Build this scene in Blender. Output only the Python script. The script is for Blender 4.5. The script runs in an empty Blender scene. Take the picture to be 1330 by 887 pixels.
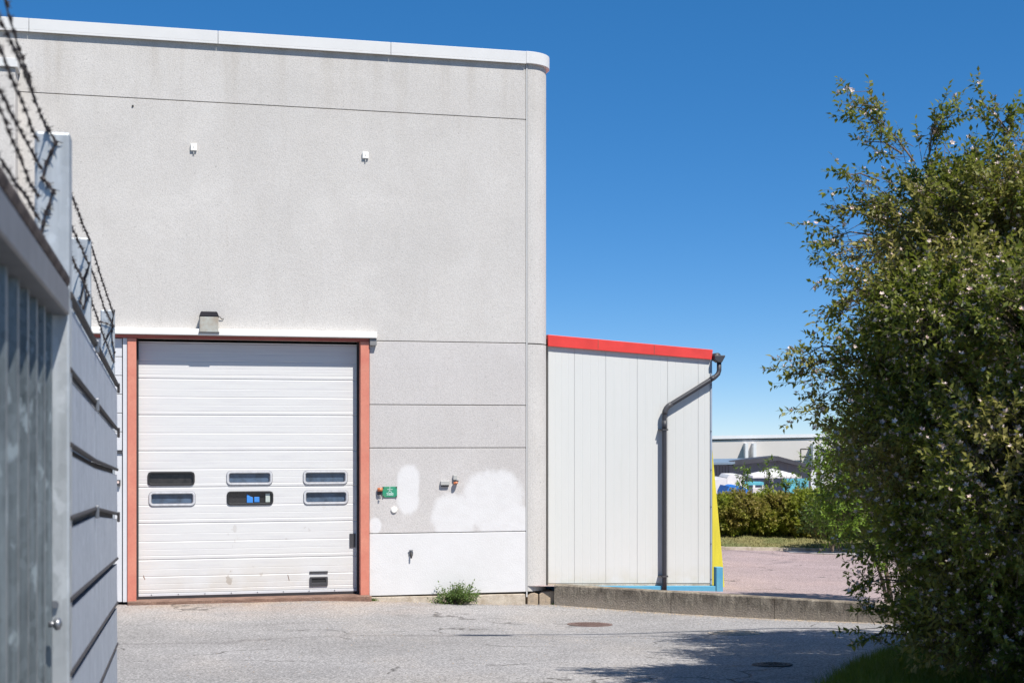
import bpy, math, random
import numpy as np
from mathutils import Vector, Matrix
random.seed(7)
rng = np.random.default_rng(11)
S = bpy.context.scene
COL = S.collection
# ------------------------------------------------------------------ camera, world, sun, exposure
A = math.radians(13.65)
CX, CY, CZ = 0.0, -19.9, 2.27
F, U0, VH = 1830.0, 665.0, 568.0          # focal length in photo pixels, principal column, horizon row
cam = bpy.data.objects.new("camera", bpy.data.cameras.new("camera")); COL.objects.link(cam)
cam.location = (CX, CY, CZ); cam.rotation_euler = (math.radians(90), 0, -A)
cam.data.sensor_width = 36; cam.data.lens = F/1330*36
cam.data.shift_y = (VH-443.5)/1330
cam.data.clip_start = .1; cam.data.clip_end = 6000
cam.data.dof.use_dof = True; cam.data.dof.focus_distance = 19.0; cam.data.dof.aperture_fstop = 5.0
S.camera = cam
SUN = Vector((.28, -.62, 1.0)).normalized()
EL = math.asin(SUN.z); AZ = math.atan2(SUN.x, SUN.y)
w = bpy.data.worlds.new("World"); S.world = w; w.use_nodes = True
nt = w.node_tree; bg = nt.nodes['Background']
sky = nt.nodes.new('ShaderNodeTexSky'); sky.sky_type = 'NISHITA'; sky.sun_disc = False
sky.sun_elevation = EL; sky.sun_rotation = AZ; sky.altitude = 0
sky.air_density = .5; sky.dust_density = 0.0; sky.ozone_density = 7.0
gm = nt.nodes.new('ShaderNodeGamma'); gm.inputs[1].default_value = .63; hs = nt.nodes.new('ShaderNodeHueSaturation'); hs.inputs['Saturation'].default_value = 1.5; hs.inputs['Hue'].default_value = .503
nt.links.new(sky.outputs[0], gm.inputs[0]); nt.links.new(gm.outputs[0], hs.inputs['Color']); nt.links.new(hs.outputs[0], bg.inputs[0]); bg.inputs[1].default_value = 0.15
sun = bpy.data.objects.new("sun", bpy.data.lights.new("sun", 'SUN')); COL.objects.link(sun)
sun.data.energy = 4.15; sun.data.angle = math.radians(.53); sun.data.color = (1, .95, .88)
sun.rotation_euler = SUN.to_track_quat('Z', 'Y').to_euler(); sun.location = (20, -40, 60)
S.view_settings.view_transform = 'Standard'; S.view_settings.look = 'None'
S.view_settings.exposure = 0.74; S.view_settings.gamma = 1
S.render.resolution_x = 1330; S.render.resolution_y = 887

# ------------------------------------------------------------------ projection helpers (photo measurements to real positions)
ca, sa = math.cos(A), math.sin(A)
def W(R, T, z=0.0): return Vector((CX+R*ca+T*sa, CY-R*sa+T*ca, z))
def RT(x, y): dx, dy = x-CX, y-CY; return dx*ca-dy*sa, dx*sa+dy*ca
def P(u, v, T): return W((u-U0)/F*T, T, CZ-(v-VH)/F*T)
def PY(u, v, y=0.0):
    s = (u-U0)/F; return P(u, v, (y-CY)/(ca-sa*s))
def PX(u, v, x):
    s = (u-U0)/F; return P(u, v, (x-CX)/(ca*s+sa))
def X(u, y=0.0): return PY(u, 500, y).x
def Z(u, v, y=0.0): return PY(u, v, y).z
def sst(a, b, t):
    t = np.clip((t-a)/(b-a), 0, 1); return t*t*(3-2*t)
def softplus(t, k=1.2): return k*np.log1p(np.exp(np.clip(t/k, -30, 30)))
def zyard(x, y):
    return -.16*sst(1.6, 5.6, x)*sst(-9, -1, y) + .047*softplus(-y-3.0) - .012
# ------------------------------------------------------------------ materials
def mat(name, col, rough=.7, metal=0.0, var=.12, vscale=3.0, fine=0.0, fscale=90, bump=0.0, bscale=60, spec=.5, col2=None, detail=6, stretch=None, coat=0.0, dirt=0.0):
    m = bpy.data.materials.new(name); m.use_nodes = True
    n = m.node_tree.nodes; L = m.node_tree.links; b = n['Principled BSDF']
    b.inputs['Roughness'].default_value = rough; b.inputs['Metallic'].default_value = metal
    b.inputs['Specular IOR Level'].default_value = spec; b.inputs['Coat Weight'].default_value = coat
    g = n.new('ShaderNodeNewGeometry'); vec = g.outputs['Position']
    if stretch:
        mp = n.new('ShaderNodeMapping'); mp.inputs['Scale'].default_value = stretch
        L.new(vec, mp.inputs[0]); vec2 = mp.outputs[0]
    else: vec2 = vec
    t = n.new('ShaderNodeTexNoise'); t.inputs['Scale'].default_value = vscale; t.inputs['Detail'].default_value = detail
    t.inputs['Roughness'].default_value = .6; L.new(vec2, t.inputs['Vector'])
    c2 = col2 if col2 else tuple(c*(1-var*2) for c in col)
    r = n.new('ShaderNodeValToRGB'); r.color_ramp.elements[0].position = .33; r.color_ramp.elements[1].position = .62
    r.color_ramp.elements[0].color = (*c2, 1); r.color_ramp.elements[1].color = (*col, 1)
    L.new(t.outputs['Fac'], r.inputs[0]); out = r.outputs[0]
    if fine > 0:
        t2 = n.new('ShaderNodeTexNoise'); t2.inputs['Scale'].default_value = fscale; t2.inputs['Detail'].default_value = 3
        L.new(vec, t2.inputs['Vector'])
        mr = n.new('ShaderNodeMapRange'); mr.inputs[1].default_value = .3; mr.inputs[2].default_value = .7
        mr.inputs[3].default_value = 1-fine; mr.inputs[4].default_value = 1+fine; L.new(t2.outputs['Fac'], mr.inputs[0])
        mx = n.new('ShaderNodeVectorMath'); mx.operation = 'SCALE'; L.new(out, mx.inputs[0]); L.new(mr.outputs[0], mx.inputs['Scale']); out = mx.outputs[0]
    L.new(out, b.inputs['Base Color'])
    if bump > 0:
        t3 = n.new('ShaderNodeTexNoise'); t3.inputs['Scale'].default_value = bscale; t3.inputs['Detail'].default_value = 4
        L.new(vec, t3.inputs['Vector'])
        bp = n.new('ShaderNodeBump'); bp.inputs['Strength'].default_value = bump; bp.inputs['Distance'].default_value = .01
        L.new(t3.outputs['Fac'], bp.inputs['Height']); L.new(bp.outputs[0], b.inputs['Normal'])
    m['out'] = 1
    return m
class NB:     # small node-building helper
    def __init__(s, m): s.m = m; s.n = m.node_tree.nodes; s.L = m.node_tree.links; s.b = s.n['Principled BSDF']; s.pos = s.n.new('ShaderNodeNewGeometry').outputs['Position']
    def noise(s, scale, detail=5, stretch=None, rough=.55, dist=0.0):
        v = s.pos
        if stretch: v = s.map(stretch)
        t = s.n.new('ShaderNodeTexNoise'); t.inputs['Scale'].default_value = scale; t.inputs['Detail'].default_value = detail
        t.inputs['Roughness'].default_value = rough; t.inputs['Distortion'].default_value = dist; s.L.new(v, t.inputs['Vector']); return t.outputs['Fac']
    def map(s, sc, loc=(0,0,0)):
        mp = s.n.new('ShaderNodeMapping'); mp.inputs['Scale'].default_value = sc; mp.inputs['Location'].default_value = loc; s.L.new(s.pos, mp.inputs[0]); return mp.outputs[0]
    def rng(s, x, a, b, c=0.0, d=1.0, smooth=False):
        m = s.n.new('ShaderNodeMapRange')
        if smooth: m.interpolation_type = 'SMOOTHSTEP'
        for i, q in enumerate((a, b, c, d)): m.inputs[i+1].default_value = q
        s.L.new(x, m.inputs[0]); return m.outputs[0]
    def math(s, op, a, b=None, c=None):
        m = s.n.new('ShaderNodeMath'); m.operation = op
        for i, q in enumerate((a, b, c)):
            if q is None: continue
            if isinstance(q, (int, float)): m.inputs[i].default_value = q
            else: s.L.new(q, m.inputs[i])
        return m.outputs[0]
    def mix(s, f, a, b, mode='MIX'):
        m = s.n.new('ShaderNodeMix'); m.data_type = 'RGBA'; m.blend_type = mode
        for i, q in ((0, f), (6, a), (7, b)):
            if isinstance(q, tuple): m.inputs[i].default_value = (*q, 1)
            elif isinstance(q, (int, float)): m.inputs[i].default_value = q
            else: s.L.new(q, m.inputs[i])
        return m.outputs[2]
    def scale(s, c, f):
        m = s.n.new('ShaderNodeVectorMath'); m.operation = 'SCALE'
        s.L.new(c, m.inputs[0]); s.L.new(f, m.inputs['Scale']); return m.outputs[0]
    def xyz(s):
        q = s.n.new('ShaderNodeSeparateXYZ'); s.L.new(s.pos, q.inputs[0]); return q.outputs
    def col(s, c): s.L.new(c, s.b.inputs['Base Color'])
    def bump(s, h, strength=.3, dist=.01):
        bp = s.n.new('ShaderNodeBump'); bp.inputs['Strength'].default_value = strength; bp.inputs['Distance'].default_value = dist
        s.L.new(h, bp.inputs['Height']); s.L.new(bp.outputs[0], s.b.inputs['Normal'])
    def voro(s, scale, feature='F1'):
        t = s.n.new('ShaderNodeTexVoronoi'); t.inputs['Scale'].default_value = scale; t.feature = feature; s.L.new(s.pos, t.inputs['Vector']); return t
def newmat(name, rough=.8, spec=.4):
    m = bpy.data.materials.new(name); m.use_nodes = True
    m.node_tree.nodes['Principled BSDF'].inputs['Roughness'].default_value = rough
    m.node_tree.nodes['Principled BSDF'].inputs['Specular IOR Level'].default_value = spec
    return m, NB(m)

def concrete(name, base, paint=None, tone=1.0):
    """washed-aggregate concrete; paint = list of (x, z, rx, rz) patches of overpainted white"""
    m, q = newmat(name, .88, .25)
    big = q.noise(.55, 5, (1, 1, 1.2)); mid = q.noise(3.0, 6, (1, 1, .45)); st = q.noise(9, 5, (1.2, 1, .12))
    c = q.mix(q.rng(big, .35, .65), tuple(b*.90 for b in base), tuple(base))
    c = q.mix(q.rng(mid, .3, .75, 0, .35), c, tuple(b*f for b, f in zip(base, (.82, .80, .78))))
    c = q.mix(q.rng(st, .56, .8, 0, .25), c, tuple(b*f for b, f in zip(base, (.72, .70, .67))))
    x_, y_, z_ = q.xyz()
    rs = q.math('MULTIPLY', q.rng(z_, 6.3, 7.7, 0, 1), q.rng(q.noise(2.4, 5, (1.6, 1, .10)), .46, .74, 0, .55))
    c = q.mix(rs, c, tuple(b*f for b, f in zip(base, (.66, .62, .56))))
    bd = q.math('MULTIPLY', q.rng(q.math('ABSOLUTE', q.math('SUBTRACT', z_, 6.95)), 0, .35, .35, 0), q.rng(q.noise(1.4, 4), .5, .7))
    c = q.mix(bd, c, tuple(b*.75 for b in base))
    bl = q.rng(q.noise(1.1, 6, (.8, 1, 1.4)), .54, .70, 0, .30); c = q.mix(bl, c, tuple(min(1, b*1.12) for b in base))
    v = q.voro(55); sp = q.rng(v.outputs['Distance'], .1, .6, .90, 1.07)
    fn = q.rng(q.noise(120, 3), .3, .7, .82, 1.16)
    pits = q.rng(q.noise(38, 2), .66, .72, 1, .62)
    f = q.math('MULTIPLY', q.math('MULTIPLY', sp, fn), pits)
    c = q.scale(c, f)
    h = q.math('ADD', q.noise(70, 5), q.math('MULTIPLY', v.outputs['Distance'], .5))
    if paint:
        x, y, z = q.xyz(); tot = None
        wob = q.rng(q.noise(2.2, 3), 0, 1, -.30, .30); wob2 = q.rng(q.noise(14, 5, (1, 1, .6)), 0, 1, -.16, .16)
        for (px, pz, rx, rz, k) in paint:
            dx = q.math('DIVIDE', q.math('SUBTRACT', x, px), rx); dz = q.math('DIVIDE', q.math('SUBTRACT', z, pz), rz)
            d = q.math('SQRT', q.math('ADD', q.math('POWER', q.math('ABSOLUTE', dx), k), q.math('POWER', q.math('ABSOLUTE', dz), k)))
            d = q.math('ADD', q.math('ADD', d, wob), wob2)
            e = q.rng(d, .74, 1.12, 1, 0, True)
            tot = e if tot is None else q.math('MAXIMUM', tot, e)
        white = q.mix(q.rng(q.noise(1.7, 5), .35, .7), (.63, .625, .62), (.655, .65, .65))
        white = q.scale(white, q.rng(q.noise(95, 3), .3, .7, .95, 1.04))
        cov = q.rng(q.noise(5, 6, (1, 1, 1.6)), .32, .58, .78, .98); c = q.mix(q.math('MULTIPLY', tot, cov), c, white)
    q.col(c); q.bump(h, .35, .006)
    return m
CB = (.53, .512, .488)
M = {}
M['concrete'] = concrete('concrete', CB)
M['concrete_lower'] = concrete('concrete_lower', (.525, .505, .49), [
    (X(530), 1.52, .175, .36, 2.6), (X(641), 1.36, .46, .45, 2.4), (X(590), 1.13, .33, .34, 2.6), (X(660), 1.02, .46, .3, 3),
    (X(487), 1.02, .09, .12, 2)])
M['concrete_painted'] = concrete('concrete_painted', (.56, .55, .54), [(X(610), .45, 1.55, .9, 4), (X(500), .58, .4, .3, 2), (X(540), .2, .8, .5, 2)])
M['concrete_column'] = concrete('concrete_column', (.53, .515, .492))
M['kerb'], q = newmat('weathered_kerb', .95, .15)
x_, y_, z_ = q.xyz()
n1 = q.noise(6, 6, (1, 1, .5)); n2 = q.noise(26, 5, (1, 1, .22))
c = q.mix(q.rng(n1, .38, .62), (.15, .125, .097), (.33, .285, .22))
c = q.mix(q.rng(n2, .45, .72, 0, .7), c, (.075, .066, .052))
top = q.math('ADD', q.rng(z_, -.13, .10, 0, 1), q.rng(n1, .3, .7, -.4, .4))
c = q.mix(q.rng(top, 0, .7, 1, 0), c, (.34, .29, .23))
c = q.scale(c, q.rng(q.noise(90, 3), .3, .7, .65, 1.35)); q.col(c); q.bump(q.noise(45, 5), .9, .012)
M['footing'] = mat('footing', (.50, .44, .36), .9, var=.14, vscale=7, fine=.2, bump=.5, col2=(.33, .27, .20))
M['stone'] = mat('stone', (.42, .33, .23), .9, var=.14, vscale=11, fine=.25, bump=.6, col2=(.27, .22, .17))
M['dark'] = mat('dark_void', (.012, .012, .013), .9)
M['cap'] = mat('white_sheet_cap', (.62, .62, .61), .45, var=.03, vscale=1.5, fine=.02)
M['canopy'] = mat('canopy_white', (.80, .79, .76), .4, var=.03, vscale=4)
M['canopy_under'] = mat('canopy_soffit', (.22, .22, .22), .6)
M['red_steel'] = mat('salmon_painted_steel', (.58, .225, .155), .6, var=.10, vscale=2.2, fine=.05, fscale=40, col2=(.52, .165, .115))
M['red_beam'] = mat('dark_red_beam', (.36, .085, .06), .5, var=.12, vscale=2)  # darker red than the door posts; lintel and fascia seams
M['seal'] = mat('rubber_seal', (.028, .026, .03), .75)
M['rubber'] = mat('bottom_rubber', (.05, .05, .05), .6)
M['rust'] = mat('rusty_threshold', (.24, .15, .11), .9, var=.2, vscale=5, fine=.3, bump=.6, col2=(.13, .075, .055), stretch=(1, 3, 6))
# sectional door: microribbed white sheet with dirt
M['door'], q = newmat('door_white', .42, .4)
x_, y_, z_ = q.xyz()
st = q.noise(5, 6, (.35, 1, 6)); sp = q.noise(.8, 4); vs = q.noise(7, 5, (3, 1, .25))
c = q.mix(q.rng(st, .45, .78, 0, .45), (.61, .61, .60), (.49, .48, .505))
c = q.mix(q.rng(vs, .55, .8, 0, .3), c, (.60, .585, .55))
low = q.rng(z_, .05, .75, .6, 0); c = q.mix(q.math('MULTIPLY', low, q.rng(q.noise(3, 6), .35, .65)), c, (.52, .48, .41))
wear = q.rng(q.noise(4.2, 7, (1, 1, .8)), .665, .69, 0, .6)
c = q.mix(q.math('MULTIPLY', wear, q.rng(z_, 0, 1.6, 1, 0)), c, (.28, .22, .16)); q.col(c)
M['door_side'] = mat('side_panel_white', (.60, .61, .63), .45, var=.04, vscale=3)
M['alu'] = mat('white_alu_frame', (.52, .53, .55), .4, var=.1, vscale=20)
M['alu_dirty'] = mat('grey_window_gasket', (.22, .22, .24), .5, var=.1, vscale=20)
M['black'] = mat('black_plastic', (.022, .022, .022), .5)
M['dkgrey'] = mat('dark_grey_plastic', (.06, .06, .065), .5)
M['pane'] = mat('tinted_acrylic', (.085, .13, .20), .12, var=.25, vscale=9, spec=.8, col2=(.05, .07, .10))
M['pane_dark'] = mat('smoked_acrylic', (.04, .037, .035), .22, var=.25, vscale=12, spec=.6, col2=(.018, .017, .016))
M['pane_clear'] = mat('clear_pane', (.03, .03, .032), .06, spec=.9)
M['blue_box'] = mat('blue_carton', (.05, .26, .72), .5, var=.1)
M['paper'] = mat('pale_paper', (.5, .56, .52), .7)
M['white_box'] = mat('white_plastic', (.82, .81, .76), .45, var=.02)
M['grey_box'] = mat('grey_plastic', (.42, .42, .40), .5, var=.04)
M['steel'] = mat('dull_steel', (.30, .31, .33), .4, .8, var=.1)
M['orange'] = mat('orange_lens', (.62, .19, .07), .25, var=.08, vscale=30, spec=.7)
M['green'] = mat('green_sign', (.02, .26, .155), .45, var=.1, vscale=18, col2=(.06, .25, .13))
M['signwhite'] = mat('sign_white', (.55, .75, .68), .5)
M['hood'] = mat('lamp_hood', (.018, .017, .022), .8, spec=.15)
M['lens'] = mat('frosted_lamp_lens', (.50, .51, .46), .25, var=.12, vscale=9, spec=.6, col2=(.40, .34, .27))
M['shed'], q = newmat('shed_sheet', .4, .4)
c = q.mix(q.rng(q.noise(.8, 4, (1, 1, .3)), .35, .65), (.575, .585, .565), (.605, .612, .592))
c = q.mix(q.rng(q.noise(6, 5, (2, 1, .15)), .55, .85, 0, .35), c, (.52, .53, .50))
x_, y_, z_ = q.xyz(); c = q.mix(q.math('MULTIPLY', q.rng(z_, .0, .35, .8, 0), q.rng(q.noise(5, 5), .35, .65)), c, (.50, .48, .38)); q.col(c)
M['fascia'] = mat('red_fascia', (.70, .055, .045), .4, var=.08, vscale=3)
M['trim'] = mat('grey_trim', (.30, .36, .44), .45, var=.05)
M['pipe'] = mat('anthracite_pipe', (.032, .034, .042), .55, var=.12, vscale=8, spec=.6)
M['blue'] = mat('blue_paint', (.07, .30, .48), .6, var=.12, vscale=4, fine=.06, col2=(.10, .33, .46))
M['yellow'] = mat('yellow_sheet', (.72, .62, .05), .6, var=.12, vscale=1.5, fine=.05, stretch=(3, 3, .5))
M['flat_roof'] = mat('roofing', (.10, .10, .10), .9)
# asphalt
def asphalt(name, c1, c2, rusty=False, tracks=False):
    m, q = newmat(name, .93, .2)
    big = q.noise(.35, 6); mid = q.noise(1.8, 6)
    c = q.mix(q.rng(big, .35, .65), c1, c2)
    c = q.mix(q.rng(mid, .5, .75, 0, .35), c, tuple(a*.72 for a in c1))
    x_, y_, z_ = q.xyz()
    if rusty:
        d = q.math('ABSOLUTE', q.math('SUBTRACT', x_, X(330)))
        near = q.math('MULTIPLY', q.rng(y_, -2.3, -.1, 0, 1), q.rng(d, 1.2, 3.0, 1, 0))
        c = q.mix(q.math('MULTIPLY', near, q.rng(q.noise(1.2, 5), .35, .7, .1, .8)), c, (.36, .26, .19))
        # damp-looking worn patches and a repaired trench
        pt = q.rng(q.noise(.9, 5, (.35, 1.6, 1)), .60, .68, 0, .30); c = q.mix(pt, c, (.16, .15, .145))
        tr = q.math('ABSOLUTE', q.math('SUBTRACT', q.math('ADD', y_, q.math('MULTIPLY', q.noise(.4, 3), 1.5)), -3.6))
        c = q.mix(q.rng(tr, .03, .10, .35, 0), c, (.12, .11, .11))
    if tracks:
        for (cx, cy, r) in ((13, 2, 5.5), (13.2, 2.4, 5.9), (18, 9, 6.5), (18.5, 9.5, 6.9), (10, 12, 4.4), (15, -2, 4.2), (15.1, -2.3, 4.6), (21, 4, 7.4)):
            d = q.math('SQRT', q.math('ADD', q.math('POWER', q.math('SUBTRACT', x_, cx), 2.0), q.math('POWER', q.math('SUBTRACT', y_, cy), 2.0)))
            d = q.math('ABSOLUTE', q.math('SUBTRACT', d, r))
            e = q.math('MULTIPLY', q.rng(d, .06, .16, .42, 0), q.rng(q.noise(.5, 4), .5, .6))
            c = q.mix(e, c, (.13, .11, .12))
    oil = q.math('MULTIPLY', q.rng(q.noise(1.3, 4, (1, 1.5, 1)), .64, .72, 0, .45), q.rng(q.noise(20, 4), .35, .6)); c = q.mix(oil, c, (.07, .065, .06))
    sand = q.rng(q.noise(.6, 5, (1, .5, 1)), .52, .68, 0, .35); c = q.mix(sand, c, tuple(min(1, a*f) for a, f in zip(c2, (1.28, 1.2, 1.1))))
    ag = q.voro(75); agv = q.rng(ag.outputs['Color'], 0, 1, .52, 1.48)
    fn = q.rng(q.noise(40, 4), .3, .72, .6, 1.4)
    c = q.scale(c, q.math('MULTIPLY', agv, fn))
    # cracks
    cw = q.n.new('ShaderNodeTexVoronoi'); cw.feature = 'DISTANCE_TO_EDGE'; cw.inputs['Scale'].default_value = .42
    dn = q.n.new('ShaderNodeTexNoise'); dn.inputs['Scale'].default_value = 1.6; dn.inputs['Detail'].default_value = 8; q.L.new(q.pos, dn.inputs['Vector'])
    ad = q.n.new('ShaderNodeVectorMath'); ad.operation = 'MULTIPLY_ADD'; ad.inputs[1].default_value = (.9, .9, .9)
    q.L.new(dn.outputs['Color'], ad.inputs[0]); q.L.new(q.pos, ad.inputs[2]); q.L.new(ad.outputs[0], cw.inputs['Vector'])
    ck = q.math('MULTIPLY', q.rng(cw.outputs['Distance'], .002, .011, 1, 0), q.rng(q.noise(.7, 3), .52, .6))
    c = q.mix(q.math('MULTIPLY', ck, .75), c, (.05, .045, .04))
    q.col(c); q.bump(q.math('SUBTRACT', q.noise(60, 4), q.math('MULTIPLY', ck, .8)), .7, .012)
    return m
M['asphalt'] = asphalt('asphalt', (.25, .242, .235), (.315, .305, .30), rusty=True)
M['lot'] = asphalt('pink_asphalt', (.31, .245, .24), (.36, .285, .28), tracks=True)
M['path'] = mat('pale_paving', (.40, .38, .38), .9, var=.08, vscale=.8, fine=.15)
M['ground'] = mat('rough_ground', (.10, .12, .05), .95, var=.2, vscale=.2)
M['soil'] = mat('soil', (.045, .04, .025), .95, var=.3, vscale=5, fine=.3, col2=(.03, .045, .015))
M['verge'] = mat('mown_grass', (.19, .17, .065), .95, var=.25, vscale=1.2, fine=.35, fscale=30, col2=(.11, .13, .04))
# galvanised steel with spangle
def galv(name, c1, c2, rough=.5, vs=14, metal=.55, run=True, spot=.35):
    m, q = newmat(name, rough, .5); q.b.inputs['Metallic'].default_value = metal
    t = q.n.new('ShaderNodeTexVoronoi'); t.inputs['Scale'].default_value = vs*2.4; q.L.new(q.pos, t.inputs['Vector'])
    n1 = q.noise(vs*.5, 5, (1, 1, .4)); n2 = q.noise(vs*.95, 4, (1, 1, .7))
    f = q.math('ADD', q.math('MULTIPLY', q.rng(t.outputs['Color'], 0, 1), .22), q.math('MULTIPLY', n1, .78))
    c = q.mix(q.rng(f, .25, .75), c1, c2)
    c = q.mix(q.rng(n2, .58, .66, 0, spot), c, tuple(min(1, a*1.45) for a in c2))
    if run:
        r = q.rng(q.noise(9, 6, (3, 3, .12)), .48, .72, 0, .6); c = q.mix(r, c, tuple(a*1.25 for a in c2))
    q.col(c); q.b.inputs['Roughness'].default_value = rough
    return m
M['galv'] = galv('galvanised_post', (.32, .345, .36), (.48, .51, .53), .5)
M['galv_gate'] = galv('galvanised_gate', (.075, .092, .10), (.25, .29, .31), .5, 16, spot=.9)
M['galv_fence'] = galv('galvanised_fence', (.26, .30, .36), (.42, .46, .525), .55, 26, .35)
M['rib'] = mat('dark_rib', (.04, .036, .038), .7, var=.2, vscale=10)
M['rail'] = mat('grey_rail', (.15, .155, .175), .5, .4, var=.12, vscale=6)
M['wire'] = mat('rusty_wire', (.055, .045, .045), .6, .5, var=.2, vscale=30)
M['iron'] = mat('rusty_cast_iron', (.17, .115, .095), .85, var=.2, vscale=9, fine=.2, col2=(.12, .07, .06))
M['iron_dark'] = mat('dark_cast_iron', (.06, .055, .05), .8, var=.2, vscale=9, fine=.2)
M['far_wall'] = mat('far_wall', (.62, .59, .56), .85, var=.04, vscale=.15, stretch=(1, 1, .2))
M['far_cap'] = mat('far_cap', (.72, .74, .76), .5, var=.02)
M['far_duct'] = mat('white_duct', (.72, .73, .74), .5, var=.02)
M['slate'] = mat('slate_cladding', (.22, .24, .28), .7, var=.08, vscale=1, stretch=(6, 6, .3))
M['slate_roof'] = mat('dark_roof_edge', (.06, .06, .07), .6)
M['roof_sheet'] = mat('blue_grey_roof', (.20, .26, .32), .4, var=.04)
M['cyan'] = mat('turquoise_board', (.12, .45, .55), .6, var=.05)
M['tarp'] = mat('blue_tarp', (.03, .20, .62), .5, var=.15, vscale=3, bump=.4, bscale=4)
M['cloth'] = mat('white_canvas', (.72, .70, .68), .7, var=.04)
M['bark'] = mat('bark', (.16, .12, .085), .95, var=.25, vscale=20, bump=.5)
def leafmat(name, c1, c2, c3=None, trans=.3, hs=30, rough=.5, big=1.2):
    m, q = newmat(name, rough, .35)
    c = q.mix(q.rng(q.noise(hs, 2), .35, .65), c1, c2)
    if c3: c = q.mix(q.rng(q.noise(big, 3), .47, .63, 0, .85), c, c3)
    q.col(c)
    tr = q.n.new('ShaderNodeBsdfTranslucent'); cc = q.mix(.5, c, (.20, .26, .02), 'MIX'); q.L.new(cc, tr.inputs[0])
    ms = q.n.new('ShaderNodeMixShader'); ms.inputs[0].default_value = trans
    q.L.new(q.b.outputs[0], ms.inputs[1]); q.L.new(tr.outputs[0], ms.inputs[2])
    q.L.new(ms.outputs[0], q.n['Material Output'].inputs['Surface'])
    return m
M['leaf'] = leafmat('bush_leaf', (.085, .12, .02), (.235, .25, .045), (.34, .29, .09), .42)
M['leaf_hedge'] = leafmat('hedge_leaf', (.18, .24, .025), (.33, .37, .045), (.27, .20, .06), .45, 9, .5, 1.0)
M['leaf_bright'] = leafmat('bright_leaf', (.10, .19, .02), (.19, .28, .035), None, .35)
M['leaf_dark'] = leafmat('dark_leaf', (.04, .075, .015), (.085, .12, .025), None, .25)
M['grass'] = leafmat('grass_blade', (.06, .12, .012), (.12, .19, .025), None, .35, 12)
M['leaf_weed'] = leafmat('weed_leaf', (.07, .13, .03), (.13, .20, .05), None, .3, 14)
M['blossom'] = mat('pale_blossom', (.74, .63, .58), .7, var=.1, vscale=20, col2=(.60, .42, .37))

# ------------------------------------------------------------------ object helpers
class MB:
    def __init__(s): s.v = []; s.f = []
    def add(s, vs, fs):
        o = len(s.v); s.v += [tuple(p) for p in vs]; s.f += [tuple(i+o for i in f) for f in fs]; return s
    def box(s, x0, x1, y0, y1, z0, z1):
        vs = [(x, y, z) for z in (z0, z1) for y in (y0, y1) for x in (x0, x1)]
        return s.add(vs, [(0, 2, 3, 1), (4, 5, 7, 6), (0, 1, 5, 4), (1, 3, 7, 5), (3, 2, 6, 7), (2, 0, 4, 6)])
    def prism(s, poly, d):      # poly: list of 3-D points, extruded by vector d
        n = len(poly); d = Vector(d); a = [Vector(p) for p in poly]; b = [p+d for p in a]
        return s.add(a+b, [tuple(range(n)), tuple(range(2*n-1, n-1, -1))] + [(i, i+n, (i+1) % n+n, (i+1) % n) for i in range(n)])
    def tube(s, pts, r, n=8, cap=True, flat=None):
        pts = [Vector(p) for p in pts]; rr = r if isinstance(r, (list, tuple)) else [r]*len(pts); vs = []
        prev = None
        for i, p in enumerate(pts):
            d = (pts[min(i+1, len(pts)-1)]-pts[max(i-1, 0)]).normalized()
            if prev is None: u = d.orthogonal().normalized()
            else:
                u = prev-d*prev.dot(d); u = u.normalized() if u.length > 1e-6 else d.orthogonal().normalized()
            prev = u; w_ = d.cross(u)
            for k in range(n):
                a = 2*math.pi*k/n; vs.append(p+(u*math.cos(a)+w_*math.sin(a))*rr[i])
        fs = [(i*n+k, i*n+(k+1) % n, (i+1)*n+(k+1) % n, (i+1)*n+k) for i in range(len(pts)-1) for k in range(n)]
        if cap: fs += [tuple(range(n-1, -1, -1)), tuple(range((len(pts)-1)*n, len(pts)*n))]
        return s.add(vs, fs)
    def build(s, name, m, parent=None, smooth=False, bevel=0.0, loc=None):
        me = bpy.data.meshes.new(name); me.from_pydata(s.v, [], s.f); me.update()
        return link(name, me, m, parent, smooth, bevel, loc)
def link(name, me, m, parent=None, smooth=False, bevel=0.0, loc=None):
    me.materials.append(M[m] if isinstance(m, str) else m)
    if smooth: me.polygons.foreach_set('use_smooth', [True]*len(me.polygons))
    o = bpy.data.objects.new(name, me); COL.objects.link(o)
    if parent:
        o.parent = parent
        if parent.type == 'EMPTY': o.matrix_parent_inverse = Matrix.Translation(-parent.location)
    elif loc is not None:
        me.transform(Matrix.Translation(-Vector(loc))); o.location = loc
    if bevel: b = o.modifiers.new('bevel', 'BEVEL'); b.width = bevel; b.segments = 2; b.limit_method = 'ANGLE'
    return o
def tag(o, label, cat, group=None):
    o['label'] = label; o['category'] = cat
    if group: o['group'] = group
    return o
def thing(name, loc, label, cat, group=None):
    o = bpy.data.objects.new(name, None); COL.objects.link(o); o.location = loc; o.empty_display_size = .2
    return tag(o, label, cat, group)
def structure(o): o['kind'] = 'structure'; return o
def stuff(o): o['kind'] = 'stuff'; return o
def rrect(x0, x1, z0, z1, r, n=5):      # rounded rectangle outline in (x, z)
    out = []
    for cx, cz, a0 in ((x1-r, z1-r, 0), (x0+r, z1-r, 90), (x0+r, z0+r, 180), (x1-r, z0+r, 270)):
        for k in range(n+1):
            a = math.radians(a0+90*k/n); out.append((cx+r*math.cos(a), cz+r*math.sin(a)))
    return out
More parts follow.
